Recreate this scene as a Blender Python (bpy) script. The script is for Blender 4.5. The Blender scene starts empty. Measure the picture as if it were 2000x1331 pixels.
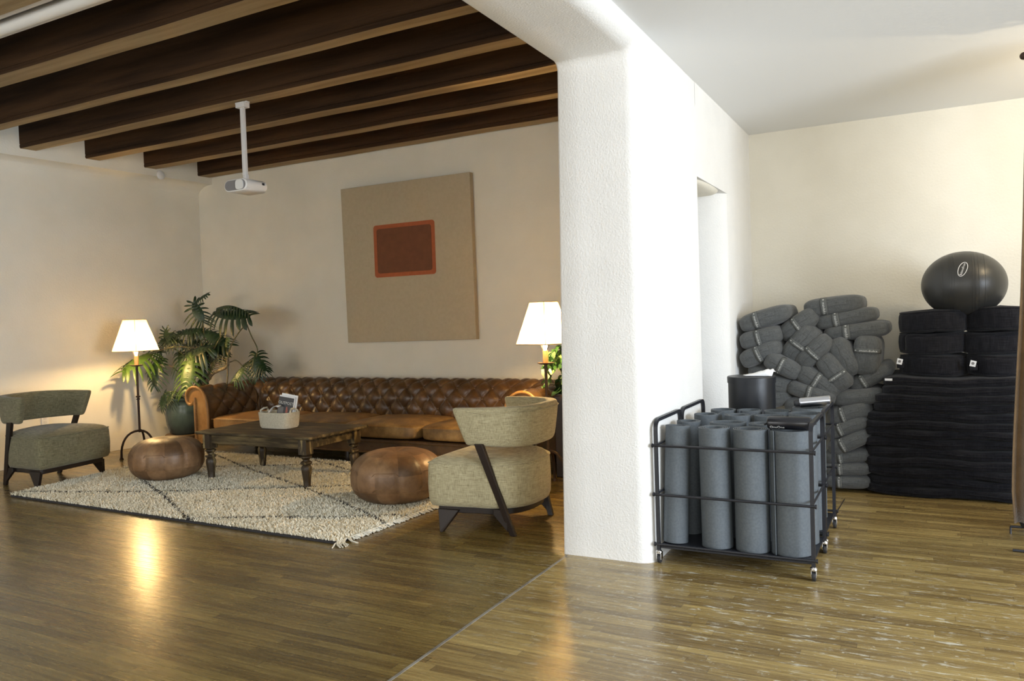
import bpy, math, random
import numpy as np
from mathutils import Vector, Matrix
random.seed(7); RS = np.random.RandomState(11)
scene = bpy.context.scene
COL = scene.collection
PI = math.pi
# ---------------------------------------------------------------- camera
F = 1517.11; YAW, PIT, ROL = [math.radians(a) for a in (-27.834, -1.6006, -1.9251)]
H = 1.4
fw = np.array([math.sin(YAW)*math.cos(PIT), math.cos(YAW)*math.cos(PIT), math.sin(PIT)])
rt = np.array([math.cos(YAW), -math.sin(YAW), 0.]); up = np.cross(rt, fw)
c_, s_ = math.cos(ROL), math.sin(ROL); rt, up = c_*rt+s_*up, -s_*rt+c_*up
cam = bpy.data.cameras.new('camera'); camo = bpy.data.objects.new('camera', cam); COL.objects.link(camo)
cam.sensor_width = 36; cam.lens = F/2000*36; cam.clip_start = .05
M = Matrix(((rt[0], up[0], -fw[0], 0), (rt[1], up[1], -fw[1], 0), (rt[2], up[2], -fw[2], H), (0, 0, 0, 1)))
camo.matrix_world = M
scene.camera = camo
def pt(px, py, ax, v):          # point of the photograph on the plane axis = v
    d = fw + rt*(px-1000)/F - up*(py-665.5)/F
    o = np.array([0, 0, H]); t = (v-o[ax])/d[ax]
    return o + t*d
# ---------------------------------------------------------------- light and exposure
scene.view_settings.view_transform = 'Standard'; scene.view_settings.look = 'None'
scene.view_settings.exposure = 1.12; scene.view_settings.gamma = 1
scene.view_settings.use_curve_mapping = False
w = bpy.data.worlds.new('world'); scene.world = w; w.use_nodes = True
w.node_tree.nodes['Background'].inputs[0].default_value = (.62, .72, .9, 1)
w.node_tree.nodes['Background'].inputs[1].default_value = .6
def area(name, loc, direction, sx, sy, power, col, spread=PI):
    l = bpy.data.lights.new(name, 'AREA'); l.shape = 'RECTANGLE'; l.size = sx; l.size_y = sy
    l.energy = power; l.color = col; l.spread = spread
    o = bpy.data.objects.new(name, l); COL.objects.link(o); o.location = loc
    o.rotation_euler = Vector(direction).to_track_quat('-Z', 'Y').to_euler(); return o
def point(name, loc, power, col, r=.03):
    l = bpy.data.lights.new(name, 'POINT'); l.energy = power; l.color = col; l.shadow_soft_size = r
    o = bpy.data.objects.new(name, l); COL.objects.link(o); o.location = loc; return o
DAY = (.80, .89, 1.0); WARM = (1.0, .66, .28)
area('window_light_right', (4.55, 1.9, 1.55), (-1, 0, -.05), 3.4, 1.9, 215, DAY)
area('window_light_rear_right', (1.2, -3.75, 1.6), (0, 1, -.02), 3.0, 1.8, 42, (.95, .95, .92))
area('window_light_rear_left', (-5.2, -3.75, 1.6), (0, 1, -.0), 4.5, 1.8, 68, (.98, .96, .90))
point('sconce_light', (1.35, 5.9, 2.45), 16, (1.0, .80, .50), .05)

# ---------------------------------------------------------------- materials
def new_mat(name):
    m = bpy.data.materials.new(name); m.use_nodes = True; return m, m.node_tree, m.node_tree.nodes['Principled BSDF']
def N(nt, t, **k):
    n = nt.nodes.new(t)
    for a, b in k.items(): setattr(n, a, b)
    return n
def mat(name, col, rough=.6, metal=0, col2=None, scale=8, detail=4, bump=0, bscale=60, stretch=None, spec=.5, lo=.35, hi=.65, sheen=0, coat=0):
    m, nt, p = new_mat(name)
    p.inputs['Roughness'].default_value = rough; p.inputs['Metallic'].default_value = metal
    p.inputs['Specular IOR Level'].default_value = spec
    if sheen: p.inputs['Sheen Weight'].default_value = sheen
    if coat: p.inputs['Coat Weight'].default_value = coat; p.inputs['Coat Roughness'].default_value = .25
    p.inputs['Base Color'].default_value = (*col, 1)
    tc = N(nt, 'ShaderNodeTexCoord'); mp = N(nt, 'ShaderNodeMapping'); nt.links.new(tc.outputs['Object'], mp.inputs[0])
    if stretch: mp.inputs['Scale'].default_value = stretch
    if col2:
        n = N(nt, 'ShaderNodeTexNoise'); n.inputs['Scale'].default_value = scale; n.inputs['Detail'].default_value = detail
        nt.links.new(mp.outputs[0], n.inputs['Vector'])
        r = N(nt, 'ShaderNodeValToRGB'); r.color_ramp.elements[0].position = lo; r.color_ramp.elements[1].position = hi
        r.color_ramp.elements[0].color = (*col, 1); r.color_ramp.elements[1].color = (*col2, 1)
        nt.links.new(n.outputs[0], r.inputs[0]); nt.links.new(r.outputs[0], p.inputs['Base Color'])
    if bump:
        n2 = N(nt, 'ShaderNodeTexNoise'); n2.inputs['Scale'].default_value = bscale; n2.inputs['Detail'].default_value = 3
        nt.links.new(mp.outputs[0], n2.inputs['Vector'])
        b = N(nt, 'ShaderNodeBump'); b.inputs['Strength'].default_value = bump; b.inputs['Distance'].default_value = .01
        nt.links.new(n2.outputs[0], b.inputs['Height']); nt.links.new(b.outputs[0], p.inputs['Normal'])
    return m
def woven(name, c1, c2, c3, scale=260, bump=.25, sheen=.2):
    m, nt, p = new_mat(name); p.inputs['Roughness'].default_value = .9; p.inputs['Specular IOR Level'].default_value = .2
    p.inputs['Sheen Weight'].default_value = sheen
    tc = N(nt, 'ShaderNodeTexCoord')
    outs = []
    for st in ((1, 1, .05), (.05, .05, 1)):
        mp = N(nt, 'ShaderNodeMapping'); mp.inputs['Scale'].default_value = st; nt.links.new(tc.outputs['Object'], mp.inputs[0])
        n = N(nt, 'ShaderNodeTexNoise'); n.inputs['Scale'].default_value = scale; n.inputs['Detail'].default_value = 1
        nt.links.new(mp.outputs[0], n.inputs['Vector']); outs.append(n.outputs[0])
    a = N(nt, 'ShaderNodeMath', operation='ADD'); nt.links.new(outs[0], a.inputs[0]); nt.links.new(outs[1], a.inputs[1])
    r = N(nt, 'ShaderNodeValToRGB'); e = r.color_ramp.elements
    e[0].position = .36; e[0].color = (*c1, 1); e[1].position = .66; e[1].color = (*c3, 1)
    x = e.new(.5); x.color = (*c2, 1)
    h = N(nt, 'ShaderNodeMath', operation='MULTIPLY'); h.inputs[1].default_value = .5
    nt.links.new(a.outputs[0], h.inputs[0]); nt.links.new(h.outputs[0], r.inputs[0]); nt.links.new(r.outputs[0], p.inputs['Base Color'])
    b = N(nt, 'ShaderNodeBump'); b.inputs['Strength'].default_value = bump; b.inputs['Distance'].default_value = .004
    nt.links.new(h.outputs[0], b.inputs['Height']); nt.links.new(b.outputs[0], p.inputs['Normal'])
    return m
PLASTER = mat('white_plaster', (.80, .76, .655), .85, col2=(.765, .725, .62), scale=3, bump=.22, bscale=55)
PLASTER_R = mat('rough_plaster', (.82, .81, .78), .8, col2=(.79, .78, .75), scale=4, bump=.32, bscale=95)
CEIL = mat('ceiling_paint', (.80, .81, .81), .8, bump=.1, bscale=30)
BEAM = mat('dark_stained_beam', (.026, .013, .006), .75, col2=(.062, .031, .013), scale=2.2, stretch=(.35, 5, 5), bump=.3, bscale=18, spec=.15)
BEAMU = mat('bounce_lit_beam_underside', (.36, .27, .15), .7, col2=(.24, .17, .085), scale=2.5, stretch=(.3, 6, 6), bump=.25, bscale=20, spec=.25)  # paler than the sides: light off the floor put into the colour
DARKWOOD = mat('espresso_wood', (.012, .008, .006), .4, spec=.3, col2=(.024, .014, .009), scale=6, stretch=(1, 1, .2))
IRON = mat('wrought_iron', (.05, .03, .02), .5, .6, bump=.3, bscale=90)
BLACKM = mat('black_powder_coat', (.012, .013, .018), .38, .0, bump=.15, bscale=200)
CHROME = mat('chrome', (.75, .75, .77), .2, 1.)
RUBBER = mat('black_rubber', (.02, .02, .022), .6)
CARAMEL = mat('candle_sleeve', (.62, .30, .13), .5)
WHITEP = mat('white_plastic', (.80, .79, .76), .35)
WHITEM = mat('white_metal', (.72, .70, .68), .4)
GREYM = mat('grey_mesh', (.22, .21, .21), .6)
PAPER = mat('white_paper', (.85, .85, .84), .7)
CLOTHW = mat('white_cloth', (.88, .88, .88), .85, bump=.3, bscale=40)
STEEL = mat('brushed_steel', (.6, .62, .68), .28, 1.)
def leather(name, cs, rough, vor=9):
    m, nt, p = new_mat(name); tc = N(nt, 'ShaderNodeTexCoord')
    n = N(nt, 'ShaderNodeTexNoise'); n.inputs['Scale'].default_value = 5; n.inputs['Detail'].default_value = 8; n.inputs['Roughness'].default_value = .65
    nt.links.new(tc.outputs['Object'], n.inputs['Vector'])
    r = N(nt, 'ShaderNodeValToRGB'); e = r.color_ramp.elements
    e[0].position = .3; e[0].color = (*cs[0], 1); e[1].position = .7; e[1].color = (*cs[2], 1); x = e.new(.5); x.color = (*cs[1], 1)
    nt.links.new(n.outputs[0], r.inputs[0]); nt.links.new(r.outputs[0], p.inputs['Base Color'])
    mr = N(nt, 'ShaderNodeMapRange'); mr.inputs[3].default_value = rough-.08; mr.inputs[4].default_value = rough+.12
    nt.links.new(n.outputs[0], mr.inputs[0]); nt.links.new(mr.outputs[0], p.inputs['Roughness'])
    v = N(nt, 'ShaderNodeTexNoise'); v.inputs['Scale'].default_value = 40; v.inputs['Detail'].default_value = 6
    nt.links.new(tc.outputs['Object'], v.inputs['Vector'])
    b = N(nt, 'ShaderNodeBump'); b.inputs['Strength'].default_value = .25; b.inputs['Distance'].default_value = .006
    nt.links.new(v.outputs[0], b.inputs['Height']); nt.links.new(b.outputs[0], p.inputs['Normal'])
    return m
LEATHER = leather('tufted_brown_leather', ((.038, .019, .008), (.080, .040, .014), (.15, .078, .026)), .34)
LEATHER_T = leather('lamplit_tan_leather', ((.19, .090, .024), (.29, .145, .04), (.38, .21, .07)), .48)  # orange-tan of the lamplit arm fronts, lamp warmth put into the colour
LEATHER_S = leather('brown_seat_leather', ((.085, .045, .014), (.20, .115, .036), (.38, .235, .085)), .5)
POUF = leather('patched_pouf_leather', ((.11, .058, .027), (.19, .105, .05), (.30, .18, .09)), .42)
TABLEW = mat('distressed_dark_wood', (.040, .028, .013), .55, spec=.3, col2=(.19, .14, .065), scale=5, detail=10, stretch=(.5, 4, 4), lo=.46, hi=.68, bump=.4, bscale=40)
TABLEL = mat('distressed_turned_leg_wood', (.035, .022, .010), .45, col2=(.28, .21, .09), scale=9, detail=8, stretch=(3, 3, .6), lo=.52, hi=.66, bump=.3, bscale=50)
BASKETM = None
GREENCH = woven('olive_grey_weave', (.095, .085, .045), (.165, .150, .085), (.25, .228, .14), 420)
SANDCH = woven('sand_weave', (.23, .195, .11), (.39, .34, .20), (.50, .44, .28), 420)
BOLSTER = woven('grey_cotton', (.072, .075, .072), (.098, .102, .102), (.135, .14, .14), 420, .2)
BOLSTRAP = mat('grey_webbing', (.115, .12, .115), .8, bump=.3, bscale=300)
LOGO = mat('light_print', (.62, .63, .6), .6)
LOGOW = mat('white_print', (.85, .85, .85), .5)
BLACKC = woven('black_cotton', (.005, .005, .007), (.010, .010, .013), (.021, .021, .026), 300, .3, .08)
MATG = mat('grey_mat_rubber', (.085, .100, .112), .52, col2=(.110, .126, .138), scale=90, bump=.35, bscale=800)
BALLM = mat('charcoal_vinyl', (.035, .035, .033), .38, bump=.05, bscale=120)
BINM = mat('black_leatherette', (.012, .014, .018), .33, bump=.12, bscale=700)
CURT = mat('brown_velvet', (.13, .075, .028), .9, col2=(.17, .10, .04), scale=14, bump=.4, bscale=90, sheen=.5)
POTM = mat('teal_glaze', (.016, .036, .050), .25, col2=(.065, .105, .110), scale=4, stretch=(1, 1, .4), bump=.1, bscale=20)
SAUCER = mat('brown_clay', (.17, .11, .06), .6)
SOIL = mat('dark_soil', (.02, .014, .01), .95)
LEAFM = mat('deep_green_leaf', (.007, .024, .007), .38, col2=(.016, .045, .012), scale=10)
LEAFB = mat('lit_green_leaf', (.035, .075, .010), .42, col2=(.06, .115, .018), scale=10)  # lighter copy of the leaf green, lamplight on these leaves put into the colour
LEAFV = mat('variegated_leaf', (.05, .14, .03), .4, col2=(.36, .46, .20), scale=22, lo=.5, hi=.62)
STEM = mat('green_stem', (.07, .095, .035), .5, col2=(.11, .075, .035), scale=14)
TRUNK = mat('scarred_stem', (.10, .075, .04), .7, col2=(.22, .18, .10), scale=40, bump=.5, bscale=60)
FRINGE = mat('cream_yarn', (.72, .69, .58), .9)
NAIL = mat('brass_nail', (.32, .17, .07), .35, .9)
# shade: thin parchment
def shade_mat():
    m, nt, p = new_mat('parchment_shade'); nt.nodes.remove(p)
    d = N(nt, 'ShaderNodeBsdfDiffuse'); d.inputs[0].default_value = (.72, .63, .47, 1)
    t = N(nt, 'ShaderNodeBsdfTranslucent'); t.inputs[0].default_value = (.78, .68, .50, 1)
    x = N(nt, 'ShaderNodeMixShader'); x.inputs[0].default_value = .62
    nt.links.new(d.outputs[0], x.inputs[1]); nt.links.new(t.outputs[0], x.inputs[2])
    nt.links.new(x.outputs[0], nt.nodes['Material Output'].inputs[0]); return m
SHADE = shade_mat()
def emis(name, col, s):
    m, nt, p = new_mat(name); p.inputs['Emission Color'].default_value = (*col, 1); p.inputs['Emission Strength'].default_value = s
    p.inputs['Base Color'].default_value = (*col, 1); return m
BULB = emis('lit_bulb', (1, .72, .38), 12)

def floor_mat():
    m, nt, p = new_mat('strip_wood_floor')
    L = nt.links.new
    tc = N(nt, 'ShaderNodeTexCoord'); sx = N(nt, 'ShaderNodeSeparateXYZ'); L(tc.outputs['Object'], sx.inputs[0])
    def ma(op, a, b=None, c=None):
        n = N(nt, 'ShaderNodeMath', operation=op)
        for i, v in enumerate((a, b, c)):
            if v is None: continue
            if isinstance(v, (int, float)): n.inputs[i].default_value = v
            else: L(v, n.inputs[i])
        return n.outputs[0]
    x, y = sx.outputs[0], sx.outputs[1]
    yr = ma('DIVIDE', y, .052); row = ma('FLOOR', yr); fr = ma('FRACT', yr)
    wn = N(nt, 'ShaderNodeTexWhiteNoise', noise_dimensions='1D'); L(row, wn.inputs['W'])
    xo = ma('ADD', ma('DIVIDE', x, .62), ma('MULTIPLY', wn.outputs[0], 7.3)); colm = ma('FLOOR', xo); fx = ma('FRACT', xo)
    cb = N(nt, 'ShaderNodeCombineXYZ'); L(row, cb.inputs[0]); L(colm, cb.inputs[1])
    wn2 = N(nt, 'ShaderNodeTexWhiteNoise', noise_dimensions='3D'); L(cb.outputs[0], wn2.inputs['Vector'])
    tone = wn2.outputs[0]
    mp = N(nt, 'ShaderNodeMapping'); mp.inputs['Scale'].default_value = (1.2, 26, 1); L(tc.outputs['Object'], mp.inputs[0])
    g = N(nt, 'ShaderNodeTexNoise'); g.inputs['Scale'].default_value = 2.2; g.inputs['Detail'].default_value = 7; g.inputs['Roughness'].default_value = .6
    L(mp.outputs[0], g.inputs['Vector'])
    big = N(nt, 'ShaderNodeTexNoise'); big.inputs['Scale'].default_value = .8; big.inputs['Detail'].default_value = 4; L(tc.outputs['Object'], big.inputs['Vector'])
    t = ma('ADD', ma('ADD', ma('MULTIPLY', tone, .24), ma('MULTIPLY', g.outputs[0], .75)), ma('MULTIPLY', big.outputs[0], .30))
    r = N(nt, 'ShaderNodeValToRGB'); e = r.color_ramp.elements
    e[0].position = .38; e[0].color = (.085, .052, .017, 1); e[1].position = .92; e[1].color = (.42, .30, .095, 1)
    for ps, c in ((.58, (.178, .116, .034)), (.74, (.275, .19, .058))):
        q = e.new(ps); q.color = (*c, 1)
    L(t, r.inputs[0])
    # gaps between strips
    ed = ma('MINIMUM', fr, ma('SUBTRACT', 1.0, fr)); gap = ma('LESS_THAN', ed, .022)
    ex = ma('MULTIPLY', ma('MINIMUM', fx, ma('SUBTRACT', 1.0, fx)), 11); gap2 = ma('LESS_THAN', ex, .022)
    gp = ma('MULTIPLY', ma('MAXIMUM', gap, gap2), .55)
    mx = N(nt, 'ShaderNodeMixRGB'); L(gp, mx.inputs[0]); L(r.outputs[0], mx.inputs[1]); mx.inputs[2].default_value = (.03, .016, .008, 1)
    # worn whitish scuffs in the traffic area near the mat carts
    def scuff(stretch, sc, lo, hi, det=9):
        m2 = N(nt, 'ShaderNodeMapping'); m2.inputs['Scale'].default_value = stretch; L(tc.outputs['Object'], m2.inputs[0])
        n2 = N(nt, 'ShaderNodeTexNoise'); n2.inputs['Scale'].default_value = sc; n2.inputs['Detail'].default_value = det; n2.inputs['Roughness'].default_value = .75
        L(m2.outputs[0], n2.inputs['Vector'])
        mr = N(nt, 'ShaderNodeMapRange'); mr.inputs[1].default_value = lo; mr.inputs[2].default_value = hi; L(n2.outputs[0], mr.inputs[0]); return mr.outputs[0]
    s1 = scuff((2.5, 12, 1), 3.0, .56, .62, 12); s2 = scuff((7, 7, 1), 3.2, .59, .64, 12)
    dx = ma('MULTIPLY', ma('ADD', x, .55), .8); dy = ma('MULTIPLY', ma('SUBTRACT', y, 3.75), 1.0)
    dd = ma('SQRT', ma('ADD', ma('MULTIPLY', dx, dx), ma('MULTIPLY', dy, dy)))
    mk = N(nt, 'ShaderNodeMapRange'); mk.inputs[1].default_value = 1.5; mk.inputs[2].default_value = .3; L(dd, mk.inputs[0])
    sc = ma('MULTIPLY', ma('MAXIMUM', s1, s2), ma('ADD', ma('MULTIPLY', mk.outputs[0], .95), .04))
    # beyond the seam the boards are paler, partly window daylight put into the colour
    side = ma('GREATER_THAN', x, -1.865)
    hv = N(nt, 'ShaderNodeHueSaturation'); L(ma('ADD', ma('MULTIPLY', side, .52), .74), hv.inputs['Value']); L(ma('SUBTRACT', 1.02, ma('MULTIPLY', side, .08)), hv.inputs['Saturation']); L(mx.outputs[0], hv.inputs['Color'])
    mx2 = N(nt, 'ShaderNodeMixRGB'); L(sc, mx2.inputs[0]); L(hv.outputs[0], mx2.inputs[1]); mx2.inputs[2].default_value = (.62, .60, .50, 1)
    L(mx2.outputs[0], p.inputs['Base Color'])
    rn = N(nt, 'ShaderNodeTexNoise'); rn.inputs['Scale'].default_value = 2.5; rn.inputs['Detail'].default_value = 8; L(mp.outputs[0], rn.inputs['Vector'])
    rr = N(nt, 'ShaderNodeMapRange'); rr.inputs[3].default_value = .17; rr.inputs[4].default_value = .38; L(rn.outputs[0], rr.inputs[0])
    L(ma('ADD', rr.outputs[0], ma('MULTIPLY', sc, .3)), p.inputs['Roughness'])
    hgt = ma('SUBTRACT', ma('ADD', ma('MULTIPLY', wn2.outputs[0], .35), ma('MULTIPLY', g.outputs[0], .35)), ma('MULTIPLY', gp, .7))
    b = N(nt, 'ShaderNodeBump'); b.inputs['Strength'].default_value = .22; b.inputs['Distance'].default_value = .004
    L(hgt, b.inputs['Height']); L(b.outputs[0], p.inputs['Normal'])
    p.inputs['Coat Weight'].default_value = .25; p.inputs['Coat Roughness'].default_value = .2
    return m
FLOOR = floor_mat()

# ---------------------------------------------------------------- mesh helpers
class B:
    def __init__(s): s.v = []; s.f = []; s.mi = []; s.cur = 0
    def add(s, vs, fs):
        o = len(s.v); s.v.extend([tuple(float(q) for q in a) for a in vs]); s.f.extend([tuple(i+o for i in f) for f in fs]); s.mi.extend([s.cur]*len(fs)); return s
    def box(s, x0, x1, y0, y1, z0, z1):
        vs = [(x, y, z) for x in (x0, x1) for y in (y0, y1) for z in (z0, z1)]
        return s.add(vs, [(0, 1, 3, 2), (4, 6, 7, 5), (0, 4, 5, 1), (2, 3, 7, 6), (0, 2, 6, 4), (1, 5, 7, 3)])
    def hexa(s, bot, top):
        n = len(bot); vs = list(bot)+list(top)
        fs = [tuple(range(n))[::-1], tuple(range(n, 2*n))]+[(i, (i+1) % n, n+(i+1) % n, n+i) for i in range(n)]
        return s.add(vs, fs)
    def lathe(s, prof, n=32, c=(0, 0), cap=True, sq=None):
        vs = []; fs = []
        for r, z in prof:
            for i in range(n):
                a = 2*PI*i/n; vs.append((c[0]+r*math.cos(a), c[1]+r*math.sin(a), z))
        m = len(prof)
        for j in range(m-1):
            for i in range(n): fs.append((j*n+i, j*n+(i+1) % n, (j+1)*n+(i+1) % n, (j+1)*n+i))
        if cap: fs.append(tuple(range(n))[::-1]); fs.append(tuple((m-1)*n+i for i in range(n)))
        return s.add(vs, fs)
    def tube(s, pts, r, n=8, closed=False, sq=False):
        P = [Vector(p) for p in pts]; m = len(P); rs = r if hasattr(r, '__len__') else [r]*m
        ref = None; vs = []; fs = []
        for i in range(m):
            if closed: t = P[(i+1) % m]-P[i-1]
            else: t = P[min(i+1, m-1)]-P[max(i-1, 0)]
            t.normalize()
            if ref is None:
                ref = Vector((0, 0, 1)) if abs(t.z) < .9 else Vector((1, 0, 0))
            u = (ref - t*ref.dot(t)); u.normalize(); v = t.cross(u); ref = u
            for k in range(n):
                a = 2*PI*(k+(.5 if sq else 0))/n; rr = rs[i]*(1.414 if sq else 1)
                vs.append(P[i]+(u*math.cos(a)+v*math.sin(a))*rr)
        for i in range(m if closed else m-1):
            j = (i+1) % m
            for k in range(n): fs.append((i*n+k, i*n+(k+1) % n, j*n+(k+1) % n, j*n+k))
        if not closed: fs.append(tuple(range(n))[::-1]); fs.append(tuple((m-1)*n+k for k in range(n)))
        return s.add(vs, fs)
    def grid(s, V, flip=False, closeu=False):
        V = np.asarray(V); a, b = V.shape[:2]; fs = []
        for i in range(a if closeu else a-1):
            for j in range(b-1):
                f = (i*b+j, ((i+1) % a)*b+j, ((i+1) % a)*b+j+1, i*b+j+1); fs.append(f[::-1] if flip else f)
        return s.add(V.reshape(-1, 3), fs)
    def build(s, name, mats, parent=None, world=False, smooth=30, bevel=0, label=None, seg=2):
        me = bpy.data.meshes.new(name); V = s.v
        if world and parent is not None:
            q = parent; off = Vector((0, 0, 0))
            while q is not None: off += q.location; q = q.parent
            V = [(a-off.x, b-off.y, c-off.z) for a, b, c in V]
        me.from_pydata(V, [], s.f); me.validate()
        for m_ in (mats if isinstance(mats, (list, tuple)) else [mats]): me.materials.append(m_)
        if len(me.polygons) == len(s.mi): me.polygons.foreach_set('material_index', s.mi)
        if smooth:
            me.shade_smooth(); me.set_sharp_from_angle(angle=math.radians(smooth))
        o = bpy.data.objects.new(name, me); COL.objects.link(o)
        if parent is not None: o.parent = parent
        if bevel:
            bm_ = o.modifiers.new('bevel', 'BEVEL'); bm_.width = bevel; bm_.segments = seg; bm_.limit_method = 'ANGLE'; bm_.angle_limit = .7
        if label: o['label'] = label
        return o
def tag(o, label, cat, group=None):
    o['label'] = label; o['category'] = cat
    if group: o['group'] = group
    return o
def thing(name, label, cat, loc=(0, 0, 0), rz=0, group=None):
    o = bpy.data.objects.new(name, None); COL.objects.link(o); o.empty_display_size = .1
    o.location = loc; o.rotation_euler = (0, 0, rz); return tag(o, label, cat, group)
def struct(o): o['kind'] = 'structure'; return o
def dup(root, loc=None, label=None, rot=None, scale=None):
    def cp(o, par):
        c = o.copy(); COL.objects.link(c); c.parent = par
        for ch in kids.get(o.name, []): cp(ch, c)
        return c
    kids = {}
    def walk(o):
        kids[o.name] = list(o.children)
        for k in o.children: walk(k)
    walk(root); r = cp(root, None)
    if loc is not None: r.location = loc
    if rot is not None: r.rotation_euler = rot
    if scale is not None: r.scale = scale
    if label: r['label'] = label
    return r
def rbox(b, x0, x1, y0, y1, z0, z1, e=4., n=12, crown=0, sag=None):
    """soft superquadric-like cushion"""
    cx, cy, cz = (x0+x1)/2, (y0+y1)/2, (z0+z1)/2; a, bb, c = (x1-x0)/2, (y1-y0)/2, (z1-z0)/2
    for ax in range(3):
        for sg in (-1, 1):
            g = []
            for i in range(n+1):
                rw = []
                for j in range(n+1):
                    u, v = -1+2*i/n, -1+2*j/n; u = math.sin(u*PI/2)*.35+u*.65; v = math.sin(v*PI/2)*.35+v*.65
                    q = [0, 0, 0]; q[ax] = sg; q[(ax+1) % 3] = u; q[(ax+2) % 3] = v
                    L = (abs(q[0])**e+abs(q[1])**e+abs(q[2])**e)**(1/e)
                    x, y, z = q[0]/L, q[1]/L, q[2]/L
                    zz = cz+c*z
                    if crown and z > 0: zz += crown*z*(1-x*x)*(1-y*y)
                    rw.append((cx+a*x, cy+bb*y, zz))
                g.append(rw)
            b.grid(g, flip=(sg < 0))
    return b
def weld(o, d=.0004):
    import bmesh
    bm = bmesh.new(); bm.from_mesh(o.data); bmesh.ops.remove_doubles(bm, verts=bm.verts, dist=d)
    bmesh.ops.recalc_face_normals(bm, faces=bm.faces); bm.to_mesh(o.data); bm.free(); return o
def text_mesh(s, size, res=2, ext=.0):
    cu = bpy.data.curves.new('txt', 'FONT'); cu.body = s; cu.size = size; cu.align_x = 'CENTER'; cu.align_y = 'CENTER'; cu.resolution_u = res; cu.extrude = ext
    o = bpy.data.objects.new('txt', cu); COL.objects.link(o)
    dg = bpy.context.evaluated_depsgraph_get(); me = bpy.data.meshes.new_from_object(o.evaluated_get(dg))
    v = [tuple(q.co) for q in me.vertices]; f = [tuple(p.vertices) for p in me.polygons]
    bpy.data.objects.remove(o); bpy.data.curves.remove(cu); bpy.data.meshes.remove(me)
    return v, f

# ================================================================ SETTING
XL, XW, YB = -8.44, -1.34, 7.2
b = B(); b.add([(-9, -4, 0), (5, -4, 0), (5, 7.6, 0), (-9, 7.6, 0), (-9, -4, -.1), (5, -4, -.1), (5, 7.6, -.1), (-9, 7.6, -.1)],
               [(0, 1, 2, 3), (7, 6, 5, 4), (0, 4, 5, 1), (1, 5, 6, 2), (2, 6, 7, 3), (3, 7, 4, 0)])
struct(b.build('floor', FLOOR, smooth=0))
# metal seam strip and long crack set in the floor
SEAMM = mat('floor_seam_filler', (.16, .14, .12), .5, col2=(.32, .30, .26), scale=6)
b = B(); b.box(-1.872, -1.858, -3.9, 4.13, -.002, .0015); struct(b.build('trim_1', SEAMM))
CRACK = mat('dark_floor_gap', (.02, .013, .008), .8)
b = B(); b.tube([(-.515, 5.32, 0), (-.535, 5.7, 0), (-.52, 6.1, 0)], .004, 6); struct(b.build('trim_2', CRACK))
b = B(); b.box(-9, XW, YB, YB+.2, 0, 3.75); struct(b.build('wall_back', PLASTER))
b = B(); b.box(XW, 5, YB, YB+.2, 0, 3.0); struct(b.build('wall_back_right', PLASTER))
def xw(y): return -8.50+.040*(y-4.6)      # the left wall is slightly out of square
b = B(); ys_ = (-4, YB+.1)
b.hexa([(-8.95, ys_[0], 0), (xw(ys_[0]), ys_[0], 0), (xw(ys_[1]), ys_[1], 0), (-8.95, ys_[1], 0)], [(-8.95, ys_[0], 3.75), (xw(ys_[0]), ys_[0], 3.75), (xw(ys_[1]), ys_[1], 3.75), (-8.95, ys_[1], 3.75)]); struct(b.build('wall_left', PLASTER, smooth=0))
# soft plaster ledge along the top of the left wall
def profile_y(prof, y0, y1, n=2):
    g = []
    for i in range(n):
        y = y0+(y1-y0)*i/(n-1); g.append([(x, y, z) for x, z in prof])
    return g
def xl_(y): return -8.33+.085*(y-4.9)
b = B(); g = []
for y in (-4, 2, YB):
    w0, w1 = xw(y)+.001, xl_(y)
    g.append([(w0, y, 3.12)]+[(w0+(w1-w0)*(1-math.cos(a)), y, 3.15+.13*math.sin(a)) for a in np.linspace(0, PI/2, 9)]+[(w1, y, 3.69)])
b.grid(g); struct(b.build('trim_3', PLASTER, smooth=60))
b = B(); b.box(-9, -1.6, -4, YB, 3.69, 3.8); struct(b.build('ceiling_left', CEIL))
b = B(); b.box(-1.42, 5, -4, YB, 2.97, 3.1); struct(b.build('ceiling_right', CEIL))
# rear wall and right wall with window openings (behind / beside the camera)
def wall_open(name, axis, at, thick, lo, hi, zt, opens):
    b = B()
    def bx(a0, a1, z0, z1):
        if a1-a0 < 1e-4: return
        if axis == 'y': b.box(a0, a1, at, at+thick, z0, z1)
        else: b.box(at, at+thick, a0, a1, z0, z1)
    cur = lo
    for a0, a1, z0, z1 in opens:
        bx(cur, a0, 0, zt); bx(a0, a1, 0, z0); bx(a0, a1, z1, zt); cur = a1
    bx(cur, hi, 0, zt); struct(b.build(name, PLASTER))
wall_open('wall_rear', 'y', -4.2, .2, -9, 5, 3.8, [(-7.5, -2.9, .7, 2.5), (-.3, 2.7, .7, 2.5)])
wall_open('wall_right', 'x', 4.8, .2, -4, YB, 3.0, [(.2, 3.6, .6, 2.5)])

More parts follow.
